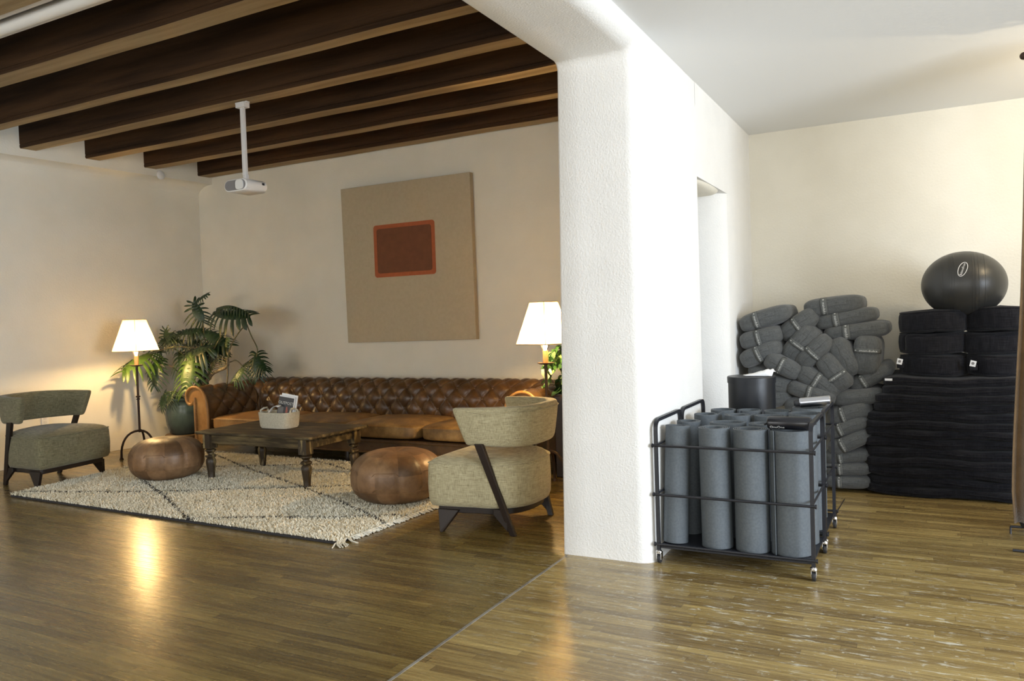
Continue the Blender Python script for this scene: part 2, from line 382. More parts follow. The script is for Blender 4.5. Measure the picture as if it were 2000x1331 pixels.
# the thick wall between the rooms: solid from y=4.15 to the back, header over the wide opening
R = .10; ZS = 2.862; RT = .05; YF = 4.15
NY0, NY1, NZ = 5.36, 6.16, 2.33
pathw = [(YF, z, 1., 0.) for z in np.linspace(0, ZS-RT, 14)]
pathw += [(YF-RT+RT*math.cos(a), ZS-RT+RT*math.sin(a), math.cos(a), math.sin(a)) for a in np.linspace(0, PI/2, 9)[1:]]
pathw += [(y, ZS, 0., 1.) for y in np.linspace(YF-RT, -4, 24)[1:]]
g = []
for y, z, ny, nz in pathw:
    def lim(ym, zm):
        a = (ym-y)/ny if ny > 1e-6 else 9e9; c = (zm-z)/nz if nz > 1e-6 else 9e9; return min(a, c)
    xl = -1.895+.055*min(1, z/2.86)
    wv = .004*math.sin(z*3.1+y*2)
    prof = [(xl, lim(YB, 3.69)), (xl, .014), (xl+.004, .004), (xl+.014, 0), (xl+.15, wv*.5), (xl+.3, wv)]
    prof += [(XW-R+R*math.sin(a), R-R*math.cos(a)) for a in np.linspace(0, PI/2, 12)]+[(XW, max(R+.001, lim(NY0-.04, 2.99)))]
    g.append([(x, y+ny*d, z+nz*d) for x, d in prof])
b = B(); b.grid(g)
nr = [(XW, NY0-.04), (XW-.006, NY0-.016), (XW-.02, NY0), (XW-.45, NY0)]
b.grid([[(x, y, z) for x, y in nr] for z in (0, NZ)])
NR = .10
far = [(XW-.45, NY1), (XW-.20, NY1)]+[(XW-NR*2+NR*2*math.sin(a), NY1+NR-NR*math.cos(a)) for a in np.linspace(0, PI/2, 10)]+[(XW, YB)]
b.grid([[(x, y, z) for x, y in far] for z in (0, NZ)])
b.add([(XW, NY0-.04, NZ), (XW, YB, NZ+.0), (XW, YB, 2.99), (XW, NY0-.04, 2.99)], [(0, 1, 2, 3)])
b.add([(XW, NY0-.05, NZ), (XW, NY1+.12, NZ), (XW-.45, NY1+.12, NZ), (XW-.45, NY0-.05, NZ)], [(0, 1, 2, 3)])
b.add([(XW-.0015, 4.3, 2.80), (XW-.0015, 5.325, 2.80), (XW-.0015, 5.325, 2.99), (XW-.0015, 4.3, 2.99)], [(0, 1, 2, 3)])
b.box(XW-.5, XW-.3, NY0, NY1, 0, NZ+.02)
struct(b.build('wall_between', PLASTER_R, smooth=50))
# bulging soffit lip of the niche
b = B(); rbox(b, XW-.30, XW-.003, NY0-.03, NY1+.03, NZ-.04, NZ+.10, 3, 8); struct(weld(b.build('trim_4', PLASTER, smooth=60)))
DOORM = mat('pale_door_paint', (.62, .62, .60), .55)
b = B(); b.box(XW-.29, XW-.26, NY0+.02, NY1-.02, 0, 2.12); struct(b.build('door_1', DOORM, bevel=.004))
# ceiling beams: solid timbers with undersides coloured paler for light off the floor
ZB = 3.36
beams = [(y0, y1, xl_(y0)-.03) for y0, y1 in ((6.99, 7.17), (6.26, 6.42), (5.56, 5.73), (4.875, 5.045), (4.22, 4.36), (3.44, 3.63), (2.66, 2.83), (1.95, 2.12), (1.22, 1.4), (.5, .68))]
names = ['nearest the back wall', 'second from the back wall', 'third from the back wall', 'that carries the projector pole', 'just in front of the projector beam', 'behind the white screen case', 'above and in front of the white screen case', '', '', '']
for i, (y0, y1, x0) in enumerate(beams):
    b = B(); ch = .012
    # side grooves near bottom edge (moulded corners)
    prof = [(y0, 3.688), (y0, ZB+.045), (y0+.006, ZB+.04), (y0, ZB+.034), (y0, ZB+.012), (y0+.008, ZB), (y1-.008, ZB), (y1, ZB+.012), (y1, ZB+.034), (y1-.006, ZB+.04), (y1, ZB+.045), (y1, 3.688)]
    n = 24; g = []
    for k in range(n+1):
        x = x0+(-1.85-x0)*k/n; wv = .002*math.sin(k*1.3+i*2)+.002*math.sin(k*.5+i)
        g.append([(x, y+wv*.6, z+(wv if z < 3.6 else 0)) for y, z in prof])
    m_ = len(prof)
    for k in range(n):
        for j in range(m_-1):
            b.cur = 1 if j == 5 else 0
            b.add([g[k][j], g[k+1][j], g[k+1][j+1], g[k][j+1]], [(0, 3, 2, 1)])
    b.cur = 0; b.add(g[0], [tuple(range(m_))]); b.add(g[-1], [tuple(range(m_))[::-1]])
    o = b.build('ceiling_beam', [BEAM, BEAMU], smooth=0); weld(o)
    where = names[i] or ['above the camera side of the lounge', 'over the open floor of the lounge', 'over the near floor of the lounge'][i-7]
    tag(o, 'dark stained timber ceiling beam '+where, 'beam', 'ceiling beams of the lounge')

# ================================================================ wall and ceiling items
# painting
t = thing('painting', 'large unframed beige canvas with a red bordered brown rectangle on the back wall', 'painting', (-5.12, 7.18, 1.19))
CANV = mat('beige_canvas', (.50, .42, .29), .85, col2=(.47, .39, .265), scale=30, bump=.25, bscale=400)
b = B(); q = [pt(665, 370, 1, 7.13), pt(917, 336, 1, 7.13), pt(930, 663, 1, 7.13), pt(680, 670, 1, 7.13)]
b.hexa([tuple(p) for p in q[::-1]], [(p[0], 7.195, p[2]) for p in q[::-1]])
b.build('canvas', CANV, t, world=True, smooth=0, bevel=.004)
def rrect(x0, x1, z0, z1, r, y, y2):
    pts = []
    for cx, cz, a0 in ((x1-r, z1-r, 0), (x0+r, z1-r, PI/2), (x0+r, z0+r, PI), (x1-r, z0+r, 1.5*PI)):
        for a in np.linspace(a0, a0+PI/2, 7): pts.append((cx+r*math.cos(a), cz+r*math.sin(a)))
    return [(x, y, z) for x, z in pts], [(x, y2, z) for x, z in pts]
REDP = mat('terracotta_paint', (.40, .105, .035), .8, col2=(.36, .095, .03), scale=20)
BRNP = mat('brown_paint', (.145, .052, .020), .8, col2=(.17, .062, .024), scale=12)
x0 = pt(731, 490, 1, 7.13)[0]; x1 = pt(850.5, 490, 1, 7.13)[0]; z1 = pt(790, 435, 1, 7.13)[2]; z0 = pt(795, 539, 1, 7.13)[2]
a, c = rrect(x0, x1, z0, z1, .035, 7.127, 7.131); B().hexa(a, c).build('red_field', REDP, t, world=True, smooth=0)
a, c = rrect(x0+.045, x1-.045, z0+.045, z1-.045, .03, 7.124, 7.128); B().hexa(a, c).build('brown_field', BRNP, t, world=True, smooth=0)

# outlet on left wall
p = pt(92, 822, 0, XL)
t = thing('wall_outlet', 'white double outlet plate on the left wall behind the olive armchair', 'outlet', (xw(p[1])+.001, p[1], p[2]-.06))
B().box(0, .006, -.04, .04, 0, .12).build('cover_plate', WHITEP, t, bevel=.002)
for zz in (.028, .072):
    B().box(.006, .009, -.017, .017, zz, zz+.026).build('socket', WHITEM, t, bevel=.002)
# smoke sensor near beams
t = thing('smoke_detector', 'small round white smoke detector on the ledge under the beam ends', 'smoke detector', (xl_(6.47), 6.47, 3.30))
b = B(); b.lathe([(.055, 0), (.055, .012), (.04, .022), (.015, .026)], 24); o = b.build('sensor_body', WHITEP, t); o.rotation_euler = (0, PI/2, 0)

# projector
px_, py_ = -5.19, 4.96
t = thing('projector', 'white projector hanging from a ceiling beam on a white pole', 'projector', (px_, py_, 2.575))
b = B(); w_, d_, h_ = .135, .12, .052
prof = []
for cx, a0 in ((w_-h_, -PI/2), (-w_+h_, PI/2)):
    for a in np.linspace(a0, a0+PI, 11): prof.append((cx+h_*math.cos(a), h_+.0+h_*math.sin(a)))
rows = [(.0, .92), (.006, 1), (.235, 1), (.24, .94)]
g = [[((x)*s, -d_+y, h_+(z-h_)*s) for x, z in prof+[prof[0]]] for y, s in rows]
b.grid(g); b.add(g[0][:-1], [tuple(range(22))[::-1]]); b.add(g[-1][:-1], [tuple(range(22))])
weld(b.build('projector_housing', WHITEP, t, smooth=50))
prof2 = [(x*.9-.0, h_+(z-h_)*.82) for x, z in prof]
b = B(); b.hexa([(x, -d_-.002, z) for x, z in prof2], [(x, -d_+.002, z) for x, z in prof2]); b.build('front_grille', GREYM, t)
b = B(); b.hexa([(x*.45+.055, -d_-.010, h_+(z-h_)*.8) for x, z in [(math.copysign(abs(math.cos(a))**.6, math.cos(a))*.1, h_+math.copysign(abs(math.sin(a))**.6, math.sin(a))*h_) for a in np.linspace(0, 2*PI, 28, endpoint=False)]],
                [(x*.45+.055, -d_+.002, h_+(z-h_)*.8) for x, z in [(math.copysign(abs(math.cos(a))**.6, math.cos(a))*.1, h_+math.copysign(abs(math.sin(a))**.6, math.sin(a))*h_) for a in np.linspace(0, 2*PI, 28, endpoint=False)]])
b.build('lens_cover', WHITEP, t, smooth=0)
B().box(w_-.004, w_+.001, .06, .085, .06, .08).build('side_port', RUBBER, t)
B().box(-.028, .028, -.02, .035, .10, .112).box(-.018, .018, -.012, .024, .11, .16).build('swivel_bracket', WHITEM, t, bevel=.003)
B().tube([(0, 0, .15), (0, 0, ZB-2.575-.03)], .017, 4, sq=True).build('pole', WHITEM, t, bevel=.003)
B().tube([(.022, -.012, .36), (.026, -.012, ZB-2.575-.05)], .0045, 6).build('cable', WHITEM, t)
B().box(-.05, .05, -.035, .035, ZB-2.575-.05, ZB-2.575-.004).box(-.07, .07, -.02, .02, ZB-2.575-.01, ZB-2.575).build('ceiling_plate', WHITEM, t, bevel=.003)

# retracted screen case under the beams, top left of the photograph
t = thing('projection_screen_case', 'long white tubular projection screen case fixed between two ceiling beams', 'screen case', (-5.6, 2.99, 3.40))
b = B(); b.tube([(-1.9, 0, -.005), (1.9, 0, -.005)], .045, 20); b.build('casing_tube', WHITEP, t)
b = B(); b.box(-1.9, 1.9, .03, .17, .04, .055); b.build('backing_board', WHITEM, t)
b = B(); b.box(-1.9, 1.9, -.155, -.12, -.03, .0); b.build('front_rail', WHITEM, t)
for sx in (-1.9, 1.88):
    B().box(sx, sx+.02, -.155, .17, -.03, .06).build('end_bracket', WHITEM, t)
for sx in (-1, .94): B().box(sx, sx+.06, -.02, .02, .04, .29).build('hanging_strap', WHITEM, t)

# ================================================================ armchairs
def armchair(name, label, loc, rz, fab):
    t = thing(name, label, 'armchair', loc, rz, 'pair of upholstered lounge chairs')
    # seat outline: straight front at x=.31, curved rear
    def outline(s=1., n=40):
        pts = []
        for k in range(n):
            a = -PI/2 + PI*k/(n-1)     # rear half from -y side round to +y side
            x = -.02-.34*math.cos(a)**.85 if math.cos(a) > 1e-9 else -.02
            y = .345*math.copysign(abs(math.sin(a))**.8, math.sin(a))
            pts.append((x, y))
        front = [(.06, .36), (.14, .372), (.22, .382), (.285, .388), (.302, .380), (.31, .36)]
        pts = pts+front+[(.316, .2), (.318, .1), (.318, 0), (.318, -.1), (.316, -.2)]+[(x, -y) for x, y in front[::-1]]
        return [((x-0)*s, y*s) for x, y in pts]
    prof = [(.93, .172), (.965, .178), (1.0, .21), (1.012, .32), (1.0, .44), (.99, .457), (.975, .466), (.9, .487), (.75, .505), (.5, .522), (.2, .53)]
    g = []
    for s, z in prof: g.append([(x, y, z) for x, y in outline(s)])
    G = np.array(g); G = np.concatenate([G, G[:, :1]], 1)
    b = B(); b.grid(G, flip=True); b.add(g[-1], [tuple(range(len(g[-1])))]); b.add(g[0], [tuple(range(len(g[0])))[::-1]])
    st = weld(b.build('seat', fab, t, smooth=50))
    ring = [(x*.998, y*.998, .462) for x, y in outline(1.0)]
    b = B(); b.tube(ring, .0045, 6, closed=True); b.build('seat_piping', fab, st)
    # back band
    nA, hz = 41, 7
    Go, Gi = [], []
    for k in range(nA):
        a = -PI/2*1.0 + PI*k/(nA-1); ca = max(math.cos(a), 0)**.8; sa = math.copysign(abs(math.sin(a))**.75, math.sin(a))
        ro, ri = [], []
        e = abs(math.sin(a))**5
        for j in range(hz+1):
            tz = j/hz; z = .572+.258*tz; z += .012*(1-tz)*e+.010*ca*tz
            out = .035*tz
            xs = .02+.085*e*tz  # ends reach further forward at the top
            pk = math.sqrt(max(0, 1-(2*tz-1)**4))
            th = (.032+.012*pk)*(1-.25*e)
            cx = xs-(.375+out)*ca; cy = (.330+out*.85)*sa
            nx, ny = -ca, sa; L = math.hypot(nx, ny); nx /= L; ny /= L
            ro.append((cx+nx*th, cy+ny*th, z)); ri.append((cx-nx*th, cy-ny*th, z))
        Go.append(ro); Gi.append(ri)
    sec = [ro+ri[::-1] for ro, ri in zip(Go, Gi)]
    sec = [s_+[s_[0]] for s_ in sec]
    b = B(); b.grid(sec); b.add(sec[0][:-1], [tuple(range(len(sec[0])-1))]); b.add(sec[-1][:-1], [tuple(range(len(sec[0])-1))[::-1]])
    bk = weld(b.build('backrest', fab, t, smooth=60, bevel=.018, seg=4))
    b = B(); b.tube([(r[-2][0]*1.01, r[-2][1]*1.01, r[-2][2]+.005) for r in Go[2:-2]], .003, 5); b.build('back_seam', fab, bk)
    # frame
    fr = [(x*.86, y*.88) for x, y in outline()]
    b = B(); b.hexa([(x, y, .128) for x, y in fr], [(x, y, .178) for x, y in fr]); b.build('frame', DARKWOOD, t, bevel=.004)
    for sy in (-1, 1):
        b = B(); T = .017
        p3 = [(.10, sy*.325, .15), (.255, sy*.335, .15), (.235, sy*.355, 0), (.215, sy*.357, 0)]
        b.hexa([(x, y-sy*T, z) for x, y, z in p3], [(x, y+sy*T, z) for x, y, z in p3]); weld(b.build('front_leg', DARKWOOD, t, smooth=0, bevel=.003))
        b = B()
        def post(zz): k = zz/.62; return (-.275+.20*k, sy*(.285+.075*k))
        for z0_, z1_ in ((0, .60),):
            (xa, ya), (xb, yb) = post(z0_), post(z1_)
            wa, wb = .020, .030
            A = [(xa-wa, ya-.014, z0_), (xa+wa, ya-.014, z0_), (xa+wa, ya+.014, z0_), (xa-wa, ya+.014, z0_)]
            Bq = [(xb-wb, yb-.016, z1_), (xb+wb, yb-.016, z1_), (xb+wb, yb+.016, z1_), (xb-wb, yb+.016, z1_)]
            b.hexa(A, Bq)
        (xa, ya) = post(.1)
        b.hexa([(xa-.0, ya-.013, .03), (xa+.10, ya-.013, .13), (xa+.10, ya+.013, .13), (xa-.0, ya+.013, .03)], [(xa, ya-.013, .17), (xa+.10, ya-.013, .17), (xa+.10, ya+.013, .17), (xa, ya+.013, .17)])
        b.build('back_post', DARKWOOD, t, smooth=0, bevel=.004)
    return t
armchair('armchair', 'olive grey woven armchair by the left wall, facing the coffee table', (-7.40, 4.50, 0), math.radians(8), GREENCH)
armchair('armchair', 'sand coloured woven armchair seen from behind, beside the white pier', (-2.62, 4.66, 0), math.radians(180), SANDCH)

# ================================================================ chesterfield sofa
SX0, SX1, SYB, SYF = -7.10, -3.15, 6.85, 5.99
sofa = thing('chesterfield_sofa', 'long brown leather chesterfield sofa with deep button tufting against the back wall', 'sofa', (-5.125, 6.5, 0))
# path of the arm/back centre line
rc = .16
path = []
for y in np.linspace(SYF, SYB-rc, 70): path.append((SX0, y, 1, 0))
for a in np.linspace(0, PI/2, 26)[1:-1]: path.append((SX0+rc-rc*math.cos(a), SYB-rc+rc*math.sin(a), math.cos(a), -math.sin(a)))
for x in np.linspace(SX0+rc, SX1-rc, 420): path.append((x, SYB, 0, -1))
for a in np.linspace(PI/2, 0, 26)[1:-1]: path.append((SX1-rc+rc*math.cos(a), SYB-rc+rc*math.sin(a), -math.cos(a), -math.sin(a)))
for y in np.linspace(SYB-rc, SYF, 70): path.append((SX1, y, -1, 0))
path = np.array(path); S = np.concatenate([[0], np.cumsum(np.hypot(np.diff(path[:, 0]), np.diff(path[:, 1])))])
# profile (n inward, z) as dense arc-length samples
ctrl = [(.115, .30), (.118, .42), (.115, .52), (.10, .61), (.06, .69), (.0, .74), (-.07, .758), (-.14, .745), (-.195, .70), (-.215, .645), (-.20, .59), (-.16, .56), (-.115, .575), (-.095, .61)]
def catmull(P, per=9):
    P = [np.array(p) for p in P]; out = []
    Q = [2*P[0]-P[1]]+P+[2*P[-1]-P[-2]]
    for i in range(1, len(Q)-2):
        for k in range(per):
            t_ = k/per; a, b_, c, d = Q[i-1], Q[i], Q[i+1], Q[i+2]
            out.append(.5*((2*b_)+(-a+c)*t_+(2*a-5*b_+4*c-d)*t_**2+(-a+3*b_-3*c+d)*t_**3))
    out.append(P[-1]); return np.array(out)
PR = catmull(ctrl, 8)
T = np.concatenate([[0], np.cumsum(np.hypot(*np.diff(PR, axis=0).T))])
dP = np.gradient(PR, axis=0); NRM = np.stack([dP[:, 1], -dP[:, 0]], 1); NRM /= np.linalg.norm(NRM, axis=1)[:, None]  # outward (inward-side of arm)
WU, WV = .208, .112     # button pitch along path, row pitch along profile
T0 = .06                # first button row
def tuft(s, t_):
    u = s/WU; v = (t_-T0)/(2*WV)
    a = u+v; b_ = u-v
    fa, fb = a-np.floor(a), b_-np.floor(b_)
    pf = (np.abs(np.sin(PI*fa))*np.abs(np.sin(PI*fb)))
    pz = pf**.38
    lim = np.clip((T0+WV*6.3-t_)/.08, 0, 1)*np.clip((t_-T0+WV*.9)/.05, 0, 1)
    return pz, lim
G = np.zeros((len(path), len(PR), 3))
backness = np.clip((path[:, 1]-(SYB-.3))/.3, 0, 1)
for i in range(len(path)):
    x, y, nx, ny = path[i]
    endf = np.clip(min(S[i], S[-1]-S[i])/.22, 0, 1)
    pz, lim = tuft(S[i], T)
    amp = (.036*(pz-.55))*lim*endf
    n_ = PR[:, 0]+amp*NRM[:, 0]; z_ = PR[:, 1]+amp*NRM[:, 1]+.028*backness[i]*np.clip((PR[:, 1]-.4)/.35, 0, 1)
    if endf < 1:
        n_ = n_ - .0*(1-endf)
    G[i, :, 0] = x+nx*n_; G[i, :, 1] = y+ny*n_; G[i, :, 2] = z_
b = B(); b.grid(G)
body = b.build('tufted_back_and_arms', LEATHER, sofa, world=True, smooth=80)
# buttons
def prof_at(tv): return np.array([np.interp(tv, T, PR[:, 0]), np.interp(tv, T, PR[:, 1])])
bb = B(); bb.lathe([(.001, .009), (.007, .008), (.0115, .004), (.013, -.002)][::-1], 10); bm_btn = None
for row in range(5):
    tv = T0+WV*row
    k0 = 0
    k = 1
    while True:
        s_k = (k+(.5 if row % 2 else 0))*WU
        if s_k > S[-1]-.15: break
        k += 1
        if s_k < .15: continue
        # only rows on the inner face / top
        i = int(np.searchsorted(S, s_k)); i = min(i, len(path)-1); x, y, nx, ny = path[i]
        j = int(np.searchsorted(T, tv)); pos = G[i, min(j, len(PR)-1)]
        nn = NRM[min(j, len(PR)-1)]; dirv = Vector((nx*nn[0], ny*nn[0], nn[1]))
        if bm_btn is None: bo = bb.build('button', LEATHER, sofa); bm_btn = bo.data
        else:
            if sum(1 for c in sofa.children if c.name.startswith('button')) >= 98: break
            bo = bpy.data.objects.new('button', bm_btn); COL.objects.link(bo); bo.parent = sofa
        bo.location = Vector(pos)-sofa.location+dirv*.006
        bo.rotation_euler = dirv.to_track_quat('Z', 'Y').to_euler()
# arm end panels: outer skin, front scroll, base
outer = [(-.095, .61), (-.09, .45), (-.09, .27), (-.09, .13)]
for side, (xc, nx) in (('l', (SX0, 1)), ('r', (SX1, -1))):
    b = B()
    # front face: panel + scroll ring
    sc = [(PR[j, 0], PR[j, 1]) for j in range(0, len(PR), 3)]
    pan = [(.115, .13), (.115, .30)]+sc[1:]+[(-.09, .45), (-.09, .27), (-.09, .13)]
    yf = SYF-.004
    pv = [(xc+nx*q[0], yf, q[1]) for q in pan]
    b.add(pv, [tuple(range(len(pv)))] if nx < 0 else [tuple(range(len(pv)))[::-1]])
    b.tube([(xc+nx*x_, yf-.006, z_) for x_, z_ in [(.105, .13)]+sc], .017, 10)
    b.tube([(xc-nx*.082, yf-.006, z_) for z_ in (.13, .3, .45, .6, .64)], .014, 8)
    b.build('arm_front', LEATHER_T, sofa, world=True, smooth=60)
    b = B()
    for z_ in np.arange(.16, .60, .022):
        b.lathe([(.0005, -.004), (.005, -.002), (.0065, .002)][::-1], 8)
        m_ = len(b.v)-24
        for q in range(m_, len(b.v)):
            X_, Y_, Z_ = b.v[q]; b.v[q] = (xc-nx*.055+X_, yf-.016+Z_, z_+Y_)
    b.build('nailhead_trim', NAIL, sofa, world=True)
b = B()
og = []
for i in range(len(path)):
    x, y, nx, ny = path[i]; og.append([(x+nx*n_, y+ny*n_, z_) for n_, z_ in outer])
b.grid(og, flip=False); b.build('outer_skin', LEATHER, sofa, world=True, smooth=60)
# seat rail and deck
b = B(); b.box(SX0+.10, SX1-.10, SYF+.02, SYB-.05, .14, .275); b.build('seat_rail', LEATHER, sofa, world=True, bevel=.02)
b = B(); b.tube([(SX0+.1, SYF+.015, .262), (SX1-.1, SYF+.015, .262)], .018, 10); b.tube([(SX0+.1, SYF+.018, .15), (SX1-.1, SYF+.018, .15)], .012, 8); b.build('rail_welt', LEATHER, sofa, world=True)
cw = (SX1-SX0-.23)/4
for k in range(4):
    xa = SX0+.115+cw*k; b = B(); rbox(b, xa+.003, xa+cw-.003, SYF-.015, 6.755, .283, .43, 7, 16, crown=.028)
    cu = weld(b.build('seat_cushion', LEATHER_T if k == 0 else LEATHER_S, sofa, world=True, smooth=60))
    b = B(); ym = SYF-.018
    b.tube([(xa+.06, ym+.006, .408), (xa+.2, ym, .410), (xa+cw-.2, ym, .410), (xa+cw-.06, ym+.006, .408)], .0035, 6); b.build('cushion_piping', LEATHER_T, cu, world=True)
for x in (SX0, -5.125, SX1):
    for y in (6.10, 6.80):
        b = B(); b.lathe([(.022, 0), (.036, .03), (.04, .07), (.03, .14)], 14, (x, y)); b.build('foot', DARKWOOD, sofa, world=True)

# ================================================================ coffee table
tb = thing('coffee_table', 'low distressed dark wood coffee table with turned legs on the shag rug', 'coffee table', (-5.22, 5.30, 0.02))
tx0, tx1, ty0, ty1 = -5.91, -4.535, 4.90, 5.70
b = B(); n = 26
def edge(u): return .006*math.sin(u*31)+.004*math.sin(u*77+1)
pts = []
for u in np.linspace(0, 1, n): pts.append((tx0+(tx1-tx0)*u, ty0+edge(u)))
for u in np.linspace(0, 1, n)[1:]: pts.append((tx1+edge(u+2), ty0+(ty1-ty0)*u))
for u in np.linspace(0, 1, n)[1:]: pts.append((tx1-(tx1-tx0)*u, ty1+edge(u+4)))
for u in np.linspace(0, 1, n)[1:-1]: pts.append((tx0+edge(u+5), ty1-(ty1-ty0)*u))
b.hexa([(x, y, .440) for x, y in pts], [(x, y, .466) for x, y in pts]); b.build('table_top', TABLEW, tb, world=True, smooth=0, bevel=.008)
ix0, ix1, iy0, iy1 = tx0+.09, tx1-.09, ty0+.06, ty1-.07
for nm, q in (('x', (ix0, ix1, iy0-.0, iy0+.022)), ('x', (ix0, ix1, iy1-.022, iy1)), ('y', (ix0, ix0+.022, iy0, iy1)), ('y', (ix1-.022, ix1, iy0, iy1))):
    b = B(); b.box(*q, .352, .441); b.build('apron', TABLEW, tb, world=True, bevel=.004)
legp = [(.034, .02), (.030, .03), (.036, .10), (.046, .17), (.047, .195), (.036, .212), (.030, .218), (.047, .226), (.050, .236), (.044, .246), (.028, .252), (.028, .262), (.040, .275), (.050, .285), (.050, .292), (.030, .300), (.034, .310)]
for x in (ix0+.02, ix1-.02):
    for y in (iy0+.02, iy1-.02):
        b = B(); n = 24; 
        prof = [(r, z) for r, z in legp]
        vs = []
        for r, z in prof:
            for i in range(n):
                a = 2*PI*i/n; fl_ = 1-(.10*(.5+.5*math.cos(8*a)) if z < .2 else 0); vs.append((x+r*fl_*math.cos(a), y+r*fl_*math.sin(a), z))
        m_ = len(prof); fs = [(j*n+i, j*n+(i+1) % n, (j+1)*n+(i+1) % n, (j+1)*n+i) for j in range(m_-1) for i in range(n)]+[tuple(range(n))[::-1]]
        b.add(vs, fs); b.box(x-.044, x+.044, y-.044, y+.044, .308, .441)
        b.build('leg', TABLEL, tb, world=True, smooth=35)

# basket with magazines and tissue
bx, by = pt(533, 838, 2, .466)[:2]; by += .085
bs = thing('woven_basket', 'oval cream rope basket holding magazines on the coffee table', 'basket', (bx, by, .467))
BASKETM = mat('cream_rope', (.64, .60, .49), .9, col2=(.52, .48, .37), scale=70, bump=.5, bscale=150)
b = B(); rows = 15; n = 48; g = []
def bring(s, z, nn=n): return [(.192*s*math.copysign(abs(math.cos(a))**.55, math.cos(a)), .115*s*math.copysign(abs(math.sin(a))**.55, math.sin(a)), z) for a in np.linspace(0, 2*PI, nn, endpoint=False)]
for k in range(rows):
    z = .008+k*.0096; s = .90+.09*(k/rows)**.8 if k > 0 else .87
    b.tube(bring(s, z), .0062, 6, closed=True)
b.hexa(bring(.88, .002), bring(.88, .008)); b.build('basket_wall', BASKETM, bs)
for sx in (-1, 1):
    b = B(); b.tube([(sx*.18, -.05, .135), (sx*.185, -.045, .16), (sx*.17, -.02, .178), (sx*.17, .02, .178), (sx*.185, .045, .16), (sx*.18, .05, .135)], .009, 8); b.build('rope_handle', BASKETM, bs)
# magazines
MAGC = mat('dark_magazine_cover', (.030, .034, .042), .35, col2=(.05, .045, .045), scale=9)
c0 = pt(560, 790, 1, by)
mz = thing('magazine', 'dark covered magazine standing upright in the cream basket', 'magazine', (c0[0]-.045, by, .515), math.radians(-12), 'magazines in the basket')
mw, mh = .165, .245
MO = B(); MO.box(-mw/2, mw/2, -.006, .004, 0, mh); m0 = MO.build('pages', PAPER, mz)
B().box(-mw/2-.001, mw/2-.008, -.0085, -.006, 0, mh-.012).build('cover', MAGC, mz)
mz.rotation_euler = (math.radians(-6), math.radians(9), math.radians(10))
def put_text(s, size, par, pos, mat_, name='lettering', rotx=PI/2, sx=1, thick=.0008):
    v, f = text_mesh(s, size); b = B(); vv = []
    for x, y, z in v: vv.append((pos[0]+x*sx, pos[1]-z*.0, pos[2]+y))
    b.add(vv, f); return b.build(name, mat_, par, smooth=0)
put_text('OUTPOST', .037, mz, (-.004, -.0095, .178), LOGO, sx=.95)
put_text('PUBLICITY', .014, mz, (-.004, -.0095, .206), LOGO) if False else None
b = B(); v = [(.0, .02), (.012, .03), (.010, .075), (.016, .11), (.004, .15), (-.006, .145), (-.008, .09), (-.012, .04)]
b.add([(x+.012, -.0096, z) for x, z in v], [tuple(range(8))]); b.build('cover_figure', mat('coral_print', (.45, .13, .09), .5), mz, smooth=0)
b = B(); b.add([(-.075, -.0096, .02), (-.02, -.0096, .02), (-.02, -.0096, .14), (-.04, -.0096, .15), (-.075, -.0096, .13)], [(0, 1, 2, 3, 4)]); b.build('cover_photo', mat('grey_print', (.16, .15, .14), .5), mz, smooth=0)
mz2 = dup(mz, (c0[0]-.038, by+.026, .525), 'white backed magazine standing behind the dark covered one in the basket', rot=(math.radians(-4), math.radians(10), math.radians(10)))
for ch in list(mz2.children):
    if not ch.name.startswith('pages'): bpy.data.objects.remove(ch)
mz2.scale = (1.02, 1, 1.02)
# folded white paper sheet in the basket
b = B(); g = []
for i in range(9):
    a = i/8; g.append([(-.10+.155*a, -.07+.05*c, .105+.10*math.sin(a*PI*.62)+.01*c) for c in (0, .5, 1)])
b.grid(g); o = b.build('paper_sheet', PAPER, smooth=60); o.location = (bx, by, .467); sl = o.modifiers.new('s', 'SOLIDIFY'); sl.thickness = .002
tag(o, 'curled white paper sheet sticking out of the basket left of the magazines', 'paper')

# ================================================================ poufs
def pouf(loc, label, seed, rr=.345, hh=.405):
    t = thing('leather_pouf', label, 'pouf', loc, random.random(), 'round patchwork leather poufs')
    b = B(); n = 96; seg = 12; prof = []
    for k in range(33):
        a = -PI/2+PI*k/32; r = rr*math.copysign(abs(math.cos(a))**.62, 1); z = hh/2+hh/2*math.copysign(abs(math.sin(a))**.85, math.sin(a)); prof.append((r, z))
    g = []
    for r, z in prof:
        row = []
        for i in range(n+1):
            a = 2*PI*i/n; f_ = abs(math.sin(a*seg/2)); puff = (f_**.35-.7)*.010*min(1, r/.15)
            zz = z-.022*math.exp(-(r/.05)**2)*(1 if z > hh/2 else 0)
            row.append(((r+puff)*math.cos(a), (r+puff)*math.sin(a), zz))
        g.append(row)
    b.grid(g, flip=True); o = b.build('cover', POUF_M, t, smooth=60); weld(o)
    b = B(); b.lathe([(.001, hh-.012), (.02, hh-.012), (.026, hh-.018), (.026, hh-.03)][::-1], 16); b.build('top_button', POUF, t)
    for zf in (.36, .66):
        zz = hh*zf; r = np.interp(zz, [p[1] for p in prof], [p[0] for p in prof])
        b = B(); b.tube([((r+.002)*math.cos(a), (r+.002)*math.sin(a), zz+(.012 if int(a/(2*PI)*12) % 2 else -.012)) for a in np.linspace(0, 2*PI, 97)[:-1]], .0018, 5, closed=True); b.build('stitch_line', POUF, t)
    return t
